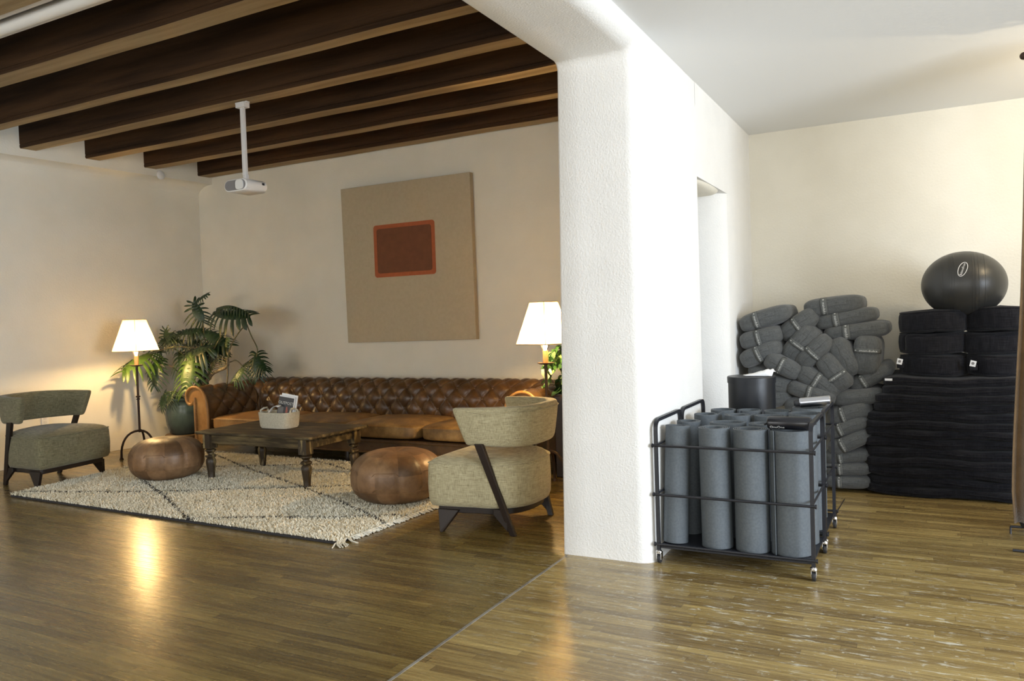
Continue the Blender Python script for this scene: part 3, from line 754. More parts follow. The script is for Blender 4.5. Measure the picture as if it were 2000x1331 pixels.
def pouf_mat():
    m = POUF.copy(); m.name = 'pouf_panels'; nt = m.node_tree; L = nt.links.new
    p = nt.nodes['Principled BSDF']; src = p.inputs['Base Color'].links[0].from_socket
    tc = N(nt, 'ShaderNodeTexCoord'); sp = N(nt, 'ShaderNodeSeparateXYZ'); L(tc.outputs['Object'], sp.inputs[0])
    at = N(nt, 'ShaderNodeMath', operation='ARCTAN2'); L(sp.outputs[1], at.inputs[0]); L(sp.outputs[0], at.inputs[1])
    s1 = N(nt, 'ShaderNodeMath', operation='MULTIPLY'); L(at.outputs[0], s1.inputs[0]); s1.inputs[1].default_value = 12/(2*PI)
    f1 = N(nt, 'ShaderNodeMath', operation='FLOOR'); L(s1.outputs[0], f1.inputs[0])
    s2 = N(nt, 'ShaderNodeMath', operation='MULTIPLY'); L(sp.outputs[2], s2.inputs[0]); s2.inputs[1].default_value = 8
    f2 = N(nt, 'ShaderNodeMath', operation='FLOOR'); L(s2.outputs[0], f2.inputs[0])
    cb = N(nt, 'ShaderNodeCombineXYZ'); L(f1.outputs[0], cb.inputs[0]); L(f2.outputs[0], cb.inputs[1])
    wn = N(nt, 'ShaderNodeTexWhiteNoise', noise_dimensions='3D'); L(cb.outputs[0], wn.inputs['Vector'])
    mr = N(nt, 'ShaderNodeMapRange'); mr.inputs[3].default_value = .62; mr.inputs[4].default_value = 1.35; L(wn.outputs[0], mr.inputs[0])
    hs = N(nt, 'ShaderNodeHueSaturation'); L(src, hs.inputs['Color']); L(mr.outputs[0], hs.inputs['Value']); L(hs.outputs[0], p.inputs['Base Color'])
    return m
POUF_M = pouf_mat()
pouf((-6.25, 4.865, .02), 'round patchwork leather pouf left of the coffee table', 1, .328, .385)
pouf((-3.62, 4.87, .02), 'round patchwork leather pouf between the coffee table and the sand armchair', 2, .355, .40)

# ================================================================ rug
def seg_d(P, a, b_):
    a = np.array(a); b_ = np.array(b_); d = b_-a; t_ = np.clip(((P-a)@d)/(d@d), 0, 1); return np.linalg.norm(P-a-t_[:, None]*d, axis=1)
rc4 = [(-7.02, 3.88), (-3.31, 3.80), (-3.18, 6.02), (-7.28, 6.08)]
rug = thing('shag_rug', 'cream shag rug with thin dark diamond lines under the coffee table', 'rug', (-5.2, 5.0, 0))
RUGB = mat('cream_wool', (.78, .73, .59), .95, bump=.6, bscale=120)
DKEDGE = mat('dark_rug_edge', (.03, .028, .03), .9)
b = B(); b.hexa([(x, y, .001) for x, y in rc4], [(x, y, .016) for x, y in rc4]); b.build('backing', DKEDGE, rug, world=True, smooth=0)
b = B(); q4 = [(-7.0, 3.895), (-3.325, 3.815), (-3.195, 6.0), (-7.26, 6.065)]; b.hexa([(x, y, .0162) for x, y in q4], [(x, y, .021) for x, y in q4]); b.build('wool_ground', RUGB, rug, world=True, smooth=0)
lines = [[(-6.85, 4.95), (-6.324, 4.661), (-5.607, 4.312), (-4.721, 3.825)], [(-7.1, 3.9), (-6.653, 4.065), (-5.936, 4.316), (-5.441, 4.551), (-4.785, 4.882), (-4.1, 5.25), (-3.3, 5.65)],
         [(-6.9, 5.95), (-5.779, 5.412), (-4.708, 4.971), (-3.939, 4.614), (-3.2, 4.212)], [(-4.75, 3.83), (-4.174, 4.075), (-3.75, 4.233), (-3.202, 4.511)],
         [(-7.2, 5.0), (-6.3, 5.35), (-5.4, 5.75), (-4.9, 6.0)], [(-5.5, 6.0), (-4.6, 5.6), (-3.9, 5.2), (-3.2, 4.9)]]
NT = 90000
uv = RS.rand(NT, 2); C4 = np.array(rc4)
Pb = (C4[0]*(1-uv[:, :1])+C4[1]*uv[:, :1])*(1-uv[:, 1:])+(C4[3]*(1-uv[:, :1])+C4[2]*uv[:, :1])*uv[:, 1:]
dist = np.full(NT, 9.)
jit = Pb+RS.normal(0, .006, Pb.shape)
for ln in lines:
    for a, c in zip(ln[:-1], ln[1:]): dist = np.minimum(dist, seg_d(jit, a, c))
dark = (dist < .011) & (RS.rand(NT) < .8)
hgt = .016+.012*RS.rand(NT); ang = RS.rand(NT)*2*PI; lean = RS.normal(0, .010, (NT, 2)); wd = .0028+.002*RS.rand(NT)
ux = np.cos(ang)*wd; uy = np.sin(ang)*wd; z0 = .018
V = np.zeros((NT, 5, 3))
V[:, 0, :2] = Pb-np.stack([ux, uy], 1); V[:, 1, :2] = Pb+np.stack([ux, uy], 1); V[:, :2, 2] = z0
mid = Pb+lean*.4
V[:, 2, :2] = mid+np.stack([ux, uy], 1)*1.1; V[:, 3, :2] = mid-np.stack([ux, uy], 1)*1.1; V[:, 2:4, 2] = (z0+hgt*.6)[:, None]
V[:, 4, :2] = Pb+lean*1.3; V[:, 4, 2] = z0+hgt
idx = np.arange(NT)*5
def pile(name, mask, m):
    k = np.where(mask)[0]; VV = V[k].reshape(-1, 3)-np.array([-5.2, 5.0, 0]); n = len(k); o5 = np.arange(n)*5
    fs = [(int(i), int(i)+1, int(i)+2, int(i)+3) for i in o5]+[(int(i)+3, int(i)+2, int(i)+4) for i in o5]
    me = bpy.data.meshes.new(name); me.from_pydata(VV.tolist(), [], fs); me.materials.append(m); me.shade_smooth()
    o = bpy.data.objects.new(name, me); COL.objects.link(o); o.parent = rug; o['kind'] = 'stuff'; return o
PILE = mat('cream_pile', (.86, .81, .66), .95, col2=(.74, .69, .54), scale=5)
pile('pile', ~dark, PILE); o = pile('line_pile', dark, DKEDGE); o['label'] = 'thin dark diamond lines'
b = B(); RSx = random.Random(3)
e0, e1 = np.array(rc4[1]), np.array(rc4[2])
for k in range(190):
    u = k/189; p0 = e0+(e1-e0)*u; L = RSx.uniform(.03, .05) if u > .05 else RSx.uniform(.08, .13)
    a = RSx.uniform(-.9, .7) if u > .05 else RSx.uniform(-1.6, -.3)
    q = [(p0[0], p0[1], .02), (p0[0]+L*.5*math.cos(a), p0[1]+L*.5*math.sin(a), .012), (p0[0]+L*math.cos(a+.2), p0[1]+L*math.sin(a+.2), .006)]
    b.tube(q, [.006, .006, .004], 5)
b.build('fringe', FRINGE, rug, world=True, label='short cream yarn fringe')['kind'] = 'stuff'

# ================================================================ floor lamps
def floor_lamp(label, x, y, rz, power):
    t = thing('floor_lamp', label, 'floor lamp', (x, y, 0), rz, 'wrought iron floor lamps beside the sofa')
    for k in range(3):
        a = 2*PI*k/3; pts = []
        for u in np.linspace(0, 1, 9):
            r = .20*math.sin(u*PI/2)**.8 if u > 0 else 0; z = .30-.27*u**1.9 if u < 1 else .02
            pts.append((r*math.cos(a), r*math.sin(a), z+.0))
        b = B(); b.tube(pts, [.012]*8+[.014], 8); b.lathe([(.022, 0), (.020, .012), (.012, .03)], 10, (pts[-1][0], pts[-1][1])); b.build('leg', IRON, t)
    b = B(); b.tube([(0, 0, .28), (0, 0, 1.02)], .0125, 10); b.lathe([(.013, .64), (.02, .645), (.02, .652), (.013, .657)], 14); b.lathe([(.013, .665), (.024, .672), (.024, .682), (.013, .688)], 14); b.build('pole', IRON, t)
    b = B(); b.lathe([(.012, 1.012), (.05, 1.016), (.068, 1.024), (.068, 1.029), (.0, 1.022)], 28, cap=False); b.build('drip_plate', IRON, t)
    b = B(); b.lathe([(.021, 1.024), (.022, 1.12), (.020, 1.13)], 18); b.build('candle_sleeve', CARAMEL, t)
    b = B(); b.lathe([(.012, 1.125), (.013, 1.14), (.019, 1.162), (.018, 1.182), (.006, 1.194)], 16); o = b.build('bulb', BULB, t); 
    b = B(); b.tube([(-.02, 0, 1.13), (-.05, 0, 1.18), (-.055, 0, 1.3), (-.02, 0, 1.44), (0, 0, 1.5)], .002, 5); b.tube([(.02, 0, 1.13), (.05, 0, 1.18), (.055, 0, 1.3), (.02, 0, 1.44), (0, 0, 1.5)], .002, 5)
    b.tube([(-.08, 0, 1.515), (0, 0, 1.505), (.08, 0, 1.515)], .002, 5); b.build('harp', IRON, t)
    # square tapered shade
    g = []
    for i in range(9):
        u = i/8; s = .172+(.086-.172)*u; z = 1.185+.345*u
        rr = []
        for cx, cy in ((1, 1), (-1, 1), (-1, -1), (1, -1)):
            rad = .012
            for a in np.linspace(0, PI/2, 4):
                aa = {(1, 1): 0, (-1, 1): PI/2, (-1, -1): PI, (1, -1): 1.5*PI}[(cx, cy)]+a
                rr.append((cx*(s-rad)+rad*math.cos(aa), cy*(s-rad)+rad*math.sin(aa), z))
        g.append(rr+[rr[0]])
    b = B(); b.grid(g, flip=True); sh = b.build('lamp_shade', SHADE, t, smooth=50)
    b = B(); b.tube([v for v in g[0][:-1]], .0045, 6, closed=True); b.tube([v for v in g[-1][:-1]], .0045, 6, closed=True)
    for q in (1, 5, 9, 13):
        b.tube([g[0][q], g[4][q], g[8][q]], .003, 5)
    b.build('shade_trim', mat('shade_tape', (.62, .5, .3), .8), sh)
    l = bpy.data.lights.new('lamp_light', 'POINT'); l.energy = power; l.color = WARM; l.shadow_soft_size = .03
    lo = bpy.data.objects.new('lamp_light', l); COL.objects.link(lo); lo.parent = t; lo.location = (0, 0, 1.242)
    return t
floor_lamp('floor lamp with lit square shade by the left wall and the big plant', -7.70, 5.66, math.radians(10), 21)
floor_lamp('floor lamp with lit square shade at the right sofa end by the pier', -2.755, 5.80, math.radians(-18), 38)
for o in [q for q in scene.objects if q.name.startswith('bulb')]: o.visible_shadow = True

# ================================================================ plants
def split_leaf(L, W, droop, lobes=9, curl=.25):
    """split philodendron leaf, stem at origin, tip towards +Y, face +Z"""
    b = B(); n = lobes
    def mid(u): return Vector((0, L*u, -droop*L*u*u))
    g = []
    for i in range(15):
        u = -.08+1.0*i/14; wv = W*.32*max(0, math.sin(PI*min(1, (u+.10)*.92)))**.7+.002; m_ = mid(max(u, 0)); y_ = L*u
        g.append([(-wv, y_, m_.z-.10*wv), (-wv*.5, y_, m_.z+.10*wv), (0, y_+.0, m_.z-.004), (wv*.5, y_, m_.z+.10*wv), (wv, y_, m_.z-.10*wv)])
    b.grid(g)
    for sd in (-1, 1):
        for k in range(n):
            u = -.05+.93*k/(n-1); m0_ = mid(max(u, 0)); y0_ = L*u
            ln = W*(.42+.58*math.sin(PI*(u*.72+.24)))*random.uniform(.88, 1.08)
            th = math.radians(-52+112*max(u, 0)+random.uniform(-6, 6)); cv = random.uniform(.15, .5)
            wl = L*.036*random.uniform(.75, 1.25)
            g = []; x = 0; y = y0_; z = m0_.z
            for i in range(8):
                v = i/7; a = th+cv*v; st = ln/7
                w_ = wl*(.9+.35*math.sin(PI*v))*(1 if v < .72 else (.8 if v < .9 else .12))
                g.append([(x-(-math.sin(a)*sd)*w_, y-math.cos(a)*w_, z), (x, y, z+w_*.35), (x+(-math.sin(a)*sd)*w_, y+math.cos(a)*w_, z)])
                x += sd*math.cos(a)*st; y += math.sin(a)*st; z -= curl*st*2.2*v
            b.grid(g)
    return b
def place_leaf(parent, base, tip, L=None, W=None, droop=.3, m=LEAFM, roll=0, name='leaf', lobes=9, curl=.38, face=None):
    base = Vector(base); tip = Vector(tip); d = tip-base; L = L or d.length; W = W or L*.55
    b = split_leaf(L, W, droop, lobes, curl)
    y = d.normalized(); f_ = Vector(face) if face else (Vector((.3, -.75, .6)))
    z = (f_-y*f_.dot(y)).normalized(); x = y.cross(z)
    R_ = Matrix((x, y, z)).transposed()
    vv = []
    for v in b.v:
        q = base+R_@Vector(v); e = abs(v[0]); q.z -= 1.0*e*e/max(L, .12); vv.append(tuple(q))
    b.v = vv
    return b.build(name, m, parent, world=True, smooth=60)
PY = 6.42
def CR(cx, cy, y=PY): return pt(200+cx/3.697, 540+cy/3.697, 1, y)
potc = pt(359, 800, 1, 6.42); pcx = potc[0]-.06
pl_ = thing('potted_split_leaf_plant', 'large split leaf philodendron in a teal glazed pot behind the left sofa arm', 'potted plant', (pcx, 6.50, 0))
b = B(); b.lathe([(.15, .135), (.19, .16), (.225, .26), (.237, .38), (.230, .47), (.212, .53), (.222, .545), (.235, .56), (.235, .575), (.215, .578), (.205, .56), (.195, .50)], 40, (pcx, 6.50), cap=False)
b.build('pot', POTM, pl_, world=True, smooth=60)
b = B(); b.lathe([(.001, .505), (.20, .50)][::-1], 24, (pcx, 6.50), cap=False); b.lathe([(.2, .49), (.2, .505)], 24, (pcx, 6.5)); b.build('soil', SOIL, pl_, world=True)
b = B(); b.lathe([(.19, .0), (.20, .02), (.20, .06), (.16, .09), (.16, .10), (.24, .115), (.245, .135), (.1, .14)], 32, (pcx, 6.50)); b.build('saucer_stand', SAUCER, pl_, world=True)
tr = [CR(580, 900, 6.5), CR(620, 840), CR(740, 770), CR(800, 700), CR(895, 655), CR(905, 600)]
tr[0] = np.array([pcx+.05, 6.5, .5])
b = B(); b.tube([tuple(p) for p in catmull([tuple(p) for p in tr], 6)], [.030-.0005*k for k in range(31)], 10); b.build('trunk', TRUNK, pl_, world=True)
def stem(pts, r=.007):
    b = B(); P = catmull([tuple(p) for p in pts], 6); b.tube([tuple(p) for p in P], r, 6); return b.build('stem', STEM, pl_, world=True)
base2 = CR(740, 780); top2 = CR(905, 600)
YN = 6.2
leaves = [  # base, tip (crop px), width factor, droop, material, y base, y tip, stem start
    ((722, 322), (640, 165), .62, .25, LEAFM, 6.5, 6.42, (760, 640)),
    ((675, 185), (765, 108), .25, .1, LEAFM, 6.48, 6.44, None),
    ((820, 270), (1080, 262), .30, .12, LEAFM, 6.45, 6.35, None),
    ((690, 390), (505, 390), .42, .3, LEAFM, 6.45, 6.3, (745, 640)),
    ((480, 500), (440, 375), .55, .2, LEAFM, 6.40, 6.3, (700, 700)),
    ((640, 500), (640, 395), .60, .2, LEAFM, 6.5, 6.45, (740, 700)),
    ((740, 400), (900, 470), .45, .3, LEAFM, 6.5, 6.42, (790, 640)),
    ((340, 560), (110, 640), .50, .35, LEAFB, 6.15, 5.72, (700, 520)),
    ((395, 640), (350, 815), .50, .2, LEAFM, 6.25, 6.15, (560, 700)),
    ((640, 600), (560, 850), .58, .25, LEAFB, 6.25, 6.05, (720, 720)),
    ((760, 520), (520, 560), .45, .3, LEAFM, 6.35, 6.2, (780, 640)),
    ((720, 560), (660, 740), .48, .3, LEAFM, 6.45, 6.3, (740, 740)),
    ((1110, 572), (1120, 740), .62, .2, LEAFM, 6.5, 6.42, None),
    ((1020, 660), (930, 760), .50, .2, LEAFB, 6.5, 6.40, (920, 620)),
    ((455, 850), (400, 950), .60, .2, LEAFM, 6.3, 6.25, (600, 880)),
    ((830, 560), (720, 480), .5, .3, LEAFM, 6.5, 6.4, (860, 640)),
    ((560, 470), (410, 440), .5, .3, LEAFM, 6.40, 6.25, (700, 640)),
    ((650, 820), (720, 700), .4, .3, LEAFM, 6.5, 6.4, (640, 860)),
    ((880, 590), (895, 430), .22, .1, LEAFB, 6.5, 6.45, (890, 640)),
    ((1100, 600), (1010, 640), .55, .2, LEAFM, 6.5, 6.42, None),
    ((1110, 590), (1180, 680), .5, .2, LEAFM, 6.52, 6.45, None),
    ((420, 545), (330, 470), .5, .3, LEAFM, 6.3, 6.15, None),
    ((500, 420), (400, 500), .5, .3, LEAFM, 6.35, 6.25, None),
    ((700, 470), (560, 480), .5, .3, LEAFM, 6.50, 6.40, (760, 660)),
    ((800, 470), (880, 560), .45, .3, LEAFM, 6.55, 6.48, (790, 660)),
    ((560, 560), (610, 690), .5, .3, LEAFM, 6.42, 6.30, None),
    ((700, 640), (760, 560), .5, .3, LEAFM, 6.50, 6.45, None),
    ((420, 600), (300, 690), .5, .3, LEAFM, 6.30, 6.15, None),
    ((500, 850), (450, 930), .6, .2, LEAFM, 6.28, 6.2, None),
]
for (bx_, by_), (tx_, ty_), wf, dr, m_, yb, yt, st in leaves:
    p0 = CR(bx_, by_, yb); p1 = CR(tx_, ty_, yt); L = float(np.linalg.norm(p1-p0))
    place_leaf(pl_, p0, p0+(p1-p0)*.92, L*.92, L*wf*1.0 if L > .22 else L*wf*1.25, dr, m_)
    if st:
        s0 = CR(*st, 6.45); md = (s0+p0)/2+np.array([0, 0, .05]); stem([s0, md, p0])
# wide drooping fan leaf upper right
stem([CR(745, 640), CR(830, 480), CR(885, 390), CR(908, 300)], .007)
b = B()
for k in range(12):
    u = k/11; x = 830+215*u; top = 262-50*math.sin(PI*(u*.8+.2)); a0 = CR(x-9, top+6, 6.42); a1 = CR(x+10, top, 6.42); ln = (45+30*math.sin(PI*u))*random.uniform(.85, 1.15)
    a2 = CR(x-5-14*(.5-u), top+ln*.6, 6.36); a3 = CR(x+7-14*(.5-u), top+ln*.6, 6.36); a4 = CR(x+12*(u-.3), top+ln, 6.35)
    b.add([a0, a1, a3, a2, a4], [(0, 1, 2, 3), (3, 2, 4)])
g = [[CR(822+228*u, 262-50*math.sin(PI*(u*.8+.2))+o_, 6.42+oy) for o_, oy in ((0, .06), (-2, 0), (22, -.02))] for u in np.linspace(0, 1, 14)]
b.grid(g); b.build('leaf', LEAFM, pl_, world=True, smooth=60)
# bent bare stem
stem([CR(905, 600), CR(930, 500), CR(990, 400)]+[CR(1043, 348)], .008); stem([CR(1043, 348), CR(1075, 430), CR(1118, 520), CR(1112, 580)], .007)
stem([CR(905, 600), CR(905, 700), CR(900, 780)], .009)
for k in range(6): stem([CR(905, 600+12*k), CR(850-8*k, 600+18*k-25), CR(780-6*k, 640+18*k)], .0055)

# plant at the right end behind the pier
p2 = thing('variegated_pothos', 'trailing variegated green plant on a dark pedestal behind the right floor lamp', 'potted plant', (-2.66, 6.32, 0))
b = B(); b.box(-2.85, -2.47, 6.14, 6.50, 0, .72); b.build('pedestal', DARKWOOD, p2, world=True, bevel=.01)
b = B(); b.lathe([(.11, .72), (.17, .90), (.18, .92), (.16, .92), (.14, .85)], 24, (-2.66, 6.32), cap=False); b.lathe([(.15, .86), (.15, .88)], 16, (-2.66, 6.32)); b.build('pot', RUBBER, p2, world=True)
rr = random.Random(5)
def heart_leaf(b, p, s, yaw_, pitch_, roll_):
    Rm = Matrix.Rotation(yaw_, 3, 'Z') @ Matrix.Rotation(pitch_, 3, 'X') @ Matrix.Rotation(roll_, 3, 'Y')
    prof = [(0, .0), (.30, -.12), (.46, .12), (.44, .42), (.26, .75), (0, 1.1)]
    g = [[(-w_, l, .10*abs(w_)), (0, l+.02, 0), (w_, l, .10*abs(w_))] for w_, l in prof]
    o = len(b.v); b.grid(g)
    for i in range(o, len(b.v)): b.v[i] = tuple(Vector(p)+Rm@(Vector(b.v[i])*s))
for k in range(11):
    b = B(); a = rr.uniform(PI*.7, PI*1.75) if k < 9 else rr.uniform(0, PI); pts = [Vector((-2.66, 6.32, .9))]
    R0 = rr.uniform(.16, .38); z1_ = rr.uniform(.80, 1.15)
    q1 = Vector((-2.66+.5*R0*math.cos(a), 6.28+.5*R0*math.sin(a), 1.0+rr.uniform(-.02, .15))); q2 = Vector((-2.66+R0*math.cos(a), 6.28+R0*math.sin(a), z1_))
    P = catmull([tuple(pts[0]), tuple(q1), tuple(q2), (q2.x-.02, q2.y-.03, z1_-.12)], 5); b.tube([tuple(p) for p in P], .003, 5)
    for p in P[3:]:
        for _ in range(2): heart_leaf(b, p, rr.uniform(.06, .10), rr.uniform(0, 2*PI), rr.uniform(-1.6, -.3), rr.uniform(-.6, .6))
    b.build('vine', LEAFV if k % 3 else LEAFM, p2, world=True, smooth=60)
b = B(); b.tube([(-2.76, 6.18, .7), (-2.77, 6.2, 1.28)], .014, 8); b.build('support_stake', mat('bamboo', (.45, .30, .13), .5), p2, world=True)

# ================================================================ mat carts
def cart(label, y0, y1):
    x0, x1 = -1.325, -.51
    t = thing('mat_cart', label, 'cart', ((x0+x1)/2, (y0+y1)/2, 0), 0, 'black wire carts of rolled mats')
    rb = .0095
    for x, nm in ((x0, 'l'), (x1, 'r')):
        pts = [(x, y0, .07), (x, y0, .70), (x, y0, .75)]
        for a in np.linspace(0, PI/2, 6): pts.append((x, y0+.05-.05*math.cos(a), .755+.05*math.sin(a)))
        for a in np.linspace(PI/2, 0, 6): pts.append((x, y1-.05+.05*math.cos(a), .755+.05*math.sin(a)))
        pts += [(x, y1, .70), (x, y1, .07)]
        b = B(); b.tube(pts, rb, 4, sq=True); b.build('side_frame', BLACKM, t, world=True, smooth=20)
        for z in (.393, .665):
            b = B(); b.tube([(x, y0, z), (x, y1, z)], .006, 8); b.build('side_rail', BLACKM, t, world=True)
    for y in (y0, y1):
        for z in (.11, .390, .665):
            b = B(); b.tube([(x0-.02, y-.008*(1 if y == y0 else -1), z), (x1+.02, y-.008*(1 if y == y0 else -1), z)], .0075, 8)
            for x in (x0-.018, x1+.018):
                b.tube([(x-.004, y-.008*(1 if y == y0 else -1), z), (x+.004, y-.008*(1 if y == y0 else -1), z)], .012, 8)
            b.build('cross_rail', BLACKM, t, world=True)
    b = B(); b.box(x0, x1, y0, y1, .088, .098); b.build('bottom_shelf', BLACKM, t, world=True, bevel=.002)
    for x in (x0, x1):
        for y in (y0, y1):
            b = B(); b.lathe([(.012, .078), (.018, .072), (.018, .062), (.010, .060)], 12, (x, y)); b.box(x-.014, x-.010, y-.008, y+.03, .022, .062); b.box(x+.010, x+.014, y-.008, y+.03, .022, .062); b.box(x-.014, x+.014, y-.010, y+.03, .056, .062)
            cs = b.build('caster', CHROME, t, world=True, bevel=.001)
            b = B(); m_ = 20; vs = []
            for xx in (-.009, .009):
                for i in range(m_):
                    a = 2*PI*i/m_; vs.append((x+xx, y+.012+.026*math.cos(a), .0265+.026*math.sin(a)))
            b.add(vs, [tuple(range(m_)), tuple(range(m_, 2*m_))[::-1]]+[(i, m_+i, m_+(i+1) % m_, (i+1) % m_) for i in range(m_)])
            b.build('caster_wheel', RUBBER, cs, world=True, bevel=.003)
    return t
cart('nearer black wire rolling cart of grey mats, beside the white pier', 4.19, 4.70)
cart('farther black wire rolling cart of grey mats, before the black bin', 4.735, 5.27)

def mat_roll(label, x, y, r, hgt=.66, inner=.028, lean=(0, 0), oval=(1, 1), gap=None, rz=0, flap=0, z=.100):
    th = .0055
    turns = max(2, int((r-inner)/(gap or .0095)))
    n = 26*turns; P = []
    for i in range(n+1):
        u = i/n; a = 2*PI*turns*u; rad = inner+(r-inner)*u**1.0
        P.append(Vector((rad*math.cos(a)*oval[0], rad*math.sin(a)*oval[1], 0)))
    if flap:
        d = (P[-1]-P[-2]).normalized()
        for k in range(1, 5): P.append(P[n]+d*flap*k/4+Vector((P[n].x, P[n].y, 0)).normalized()*(.10*flap*(k/4)**2))
    g = []
    for i, p in enumerate(P):
        tn = (P[min(i+1, len(P)-1)]-P[max(i-1, 0)]).normalized(); nr = Vector((tn.y, -tn.x, 0))
        a, c = p+nr*th/2, p-nr*th/2
        g.append([(a.x, a.y, 0), (a.x, a.y, hgt), (c.x, c.y, hgt), (c.x, c.y, 0), (a.x, a.y, 0)])
    b = B(); b.grid(g, flip=True); b.add(g[0][:4], [(0, 1, 2, 3)]); b.add(g[-1][:4], [(3, 2, 1, 0)])
    o = b.build('rolled_mat', MATG, smooth=35); o.location = (x, y, z); o.rotation_euler = (lean[0], lean[1], rz)
    return tag(o, label, 'yoga mat', 'rolled grey mats in the carts')
X = lambda px, y, py=950: float(pt(px, py, 1, y)[0])
rolls = [
    # front row of near cart
    ('grey rolled mat leaning at the left end of the near cart, front row', X(1316, 4.31), 4.315, .072, dict(lean=(0, math.radians(4.2)), rz=1.2, inner=.042)),
    ('grey rolled mat second from the left in the front row of the near cart', X(1398, 4.31), 4.315, .089, dict(rz=2.4, inner=0.046, lean=(0, .012))),
    ('grey rolled mat third from the left in the front row of the near cart', X(1467, 4.31), 4.318, .092, dict(rz=.4, inner=0.052)),
    ("wide loosely rolled grey mat at the near cart's right end, under the black roller", X(1546, 4.33), 4.335, .112, dict(rz=4, inner=0.085, oval=(1, .92))),
    # back row of near cart
    ('grey rolled mat behind the leaning one at the left of the near cart', X(1345, 4.54, 830), 4.54, .072, dict(rz=3, inner=0.043)),
    ('grey oval rolled mat in the back row of the near cart, second from left', X(1421, 4.55, 830), 4.55, .098, dict(rz=.3, inner=0.080, oval=(1.05, .8))),
    ('tightly rolled grey mat in the back row of the near cart, third from left', X(1487, 4.54, 830), 4.54, .070, dict(rz=5, inner=0.032)),
    ('grey rolled mat at the back right corner of the near cart', X(1560, 4.56, 830), 4.565, .092, dict(rz=1, inner=0.085)),
    # far cart front row
    ('grey rolled mat with a straight flap, front left of the far cart', X(1378, 4.87, 815), 4.885, .075, dict(rz=.2, flap=.07, inner=0.058)),
    ('grey rolled mat with a long flap, second in the front row of the far cart', X(1440, 4.88, 815), 4.885, .080, dict(rz=.1, flap=.08, inner=0.051)),
    ('grey rolled mat with a folded flap, third in the front row of the far cart', X(1503, 4.88, 815), 4.885, .084, dict(rz=.0, flap=.08, inner=0.065, oval=(1.1, .8))),
    ('wide loosely rolled grey mat at the front right of the far cart', X(1574, 4.89, 815), 4.89, .100, dict(rz=.7, inner=0.085, z=.100, hgt=.68)),
    # far cart back row
    ('grey rolled mat in the back left corner of the far cart', X(1412, 5.13, 800), 5.13, .082, dict(rz=2, inner=0.065)),
    ('grey rolled mat at the back of the far cart before the black bin', X(1464, 5.13, 800), 5.14, .078, dict(rz=4, inner=0.058)),
    ('grey rolled mat third from the left in the back row of the far cart', X(1518, 5.13, 800), 5.14, .082, dict(rz=5.5, inner=0.072)),
    ('grey rolled mat in the back right corner of the far cart under the shiny roller', X(1578, 5.12, 800), 5.145, .095, dict(rz=.9, inner=0.085, hgt=.685)),
]
for lab, x, y, r, k in rolls: mat_roll(lab, x, y, r, **k)

# black massage roller and shiny roller on the mats
c0 = pt(1541, 840, 1, 4.30)
t = thing('black_roller', 'glossy black roller lying across the wide mat in the near cart', 'roller', (c0[0], 4.315, .797))
b = B(); b.lathe([(.024, -.112), (.031, -.108), (.035, -.098), (.035, .098), (.031, .108), (.024, .112)], 28); o = b.build('barrel', mat('gloss_black_vinyl', (.012, .013, .017), .25), t); o.rotation_euler = (0, PI/2, 0)
v, f = text_mesh('OneOne', .021); b = B(); vv = []
for x, y, z in v:
    a = -.62+y/.0355; vv.append((x-.058, -.0357*math.cos(a), .0357*math.sin(a)))
b.add(vv, f); b.build('lettering', LOGOW, t, smooth=0)
b = B(); b.tube([(-.112, -.02, .0), (-.125, -.01, -.01), (-.128, .01, -.015), (-.112, .02, -.005)], .004, 6); b.build('end_strap', RUBBER, t)
c0 = pt(1592, 793, 1, 5.13)
t = thing('steel_roller', 'shiny steel roller lying on the mats at the back of the far cart', 'roller', (c0[0], 5.13, .823), math.radians(6))
b = B(); b.lathe([(.026, -.09), (.030, -.086), (.030, .086), (.026, .09)], 26); o = b.build('barrel', STEEL, t); o.rotation_euler = (0, PI/2-.10, 0)
b = B(); b.lathe([(.015, -.125), (.022, -.115), (.024, -.09)], 20); o = b.build('end_cap', RUBBER, t); o.rotation_euler = (0, PI/2-.10, 0)

# round bin and cloth
c0 = pt(1467.5, 738, 1, 5.56); zt = float(c0[2])+.012
t = thing('round_bin', 'tall black round lidded bin standing behind the mat carts', 'bin', (c0[0], 5.56, 0))
rB = .163
b = B(); b.lathe([(rB-.008, 0), (rB-.005, .01), (rB-.005, zt-.03)], 48); b.build('bin_body', BINM, t)
b = B(); b.lathe([(rB, zt-.045), (rB+.001, zt-.006), (rB-.003, zt), (.001, zt+.001)], 48, cap=False); b.build('lid', BINM, t)
b = B(); g = []; rr = random.Random(9)
for i in range(11):
    u = i/10; row = []
    for j in range(7):
        v_ = j/6; zz = .006+.055*(u**1.3)*math.sin(PI*(.25+.6*v_))*(1 if u < .9 else .7)+rr.uniform(-.004, .004)
        row.append((-.04+.19*u+.01*math.sin(v_*7), -.07+.13*v_*(.4+.6*u)+.04*u*0, zz if 0 < j < 6 else .004+ (.02*u if j == 6 else 0)))
    g.append(row)
b.grid(g); o = b.build('white_cloth', CLOTHW, smooth=60); o.location = (c0[0]+.0, 5.56, zt+.001); s = o.modifiers.new('s', 'SOLIDIFY'); s.thickness = .003; s.offset = 1
tag(o, 'crumpled white cloth lying on the lid of the black round bin', 'cloth')

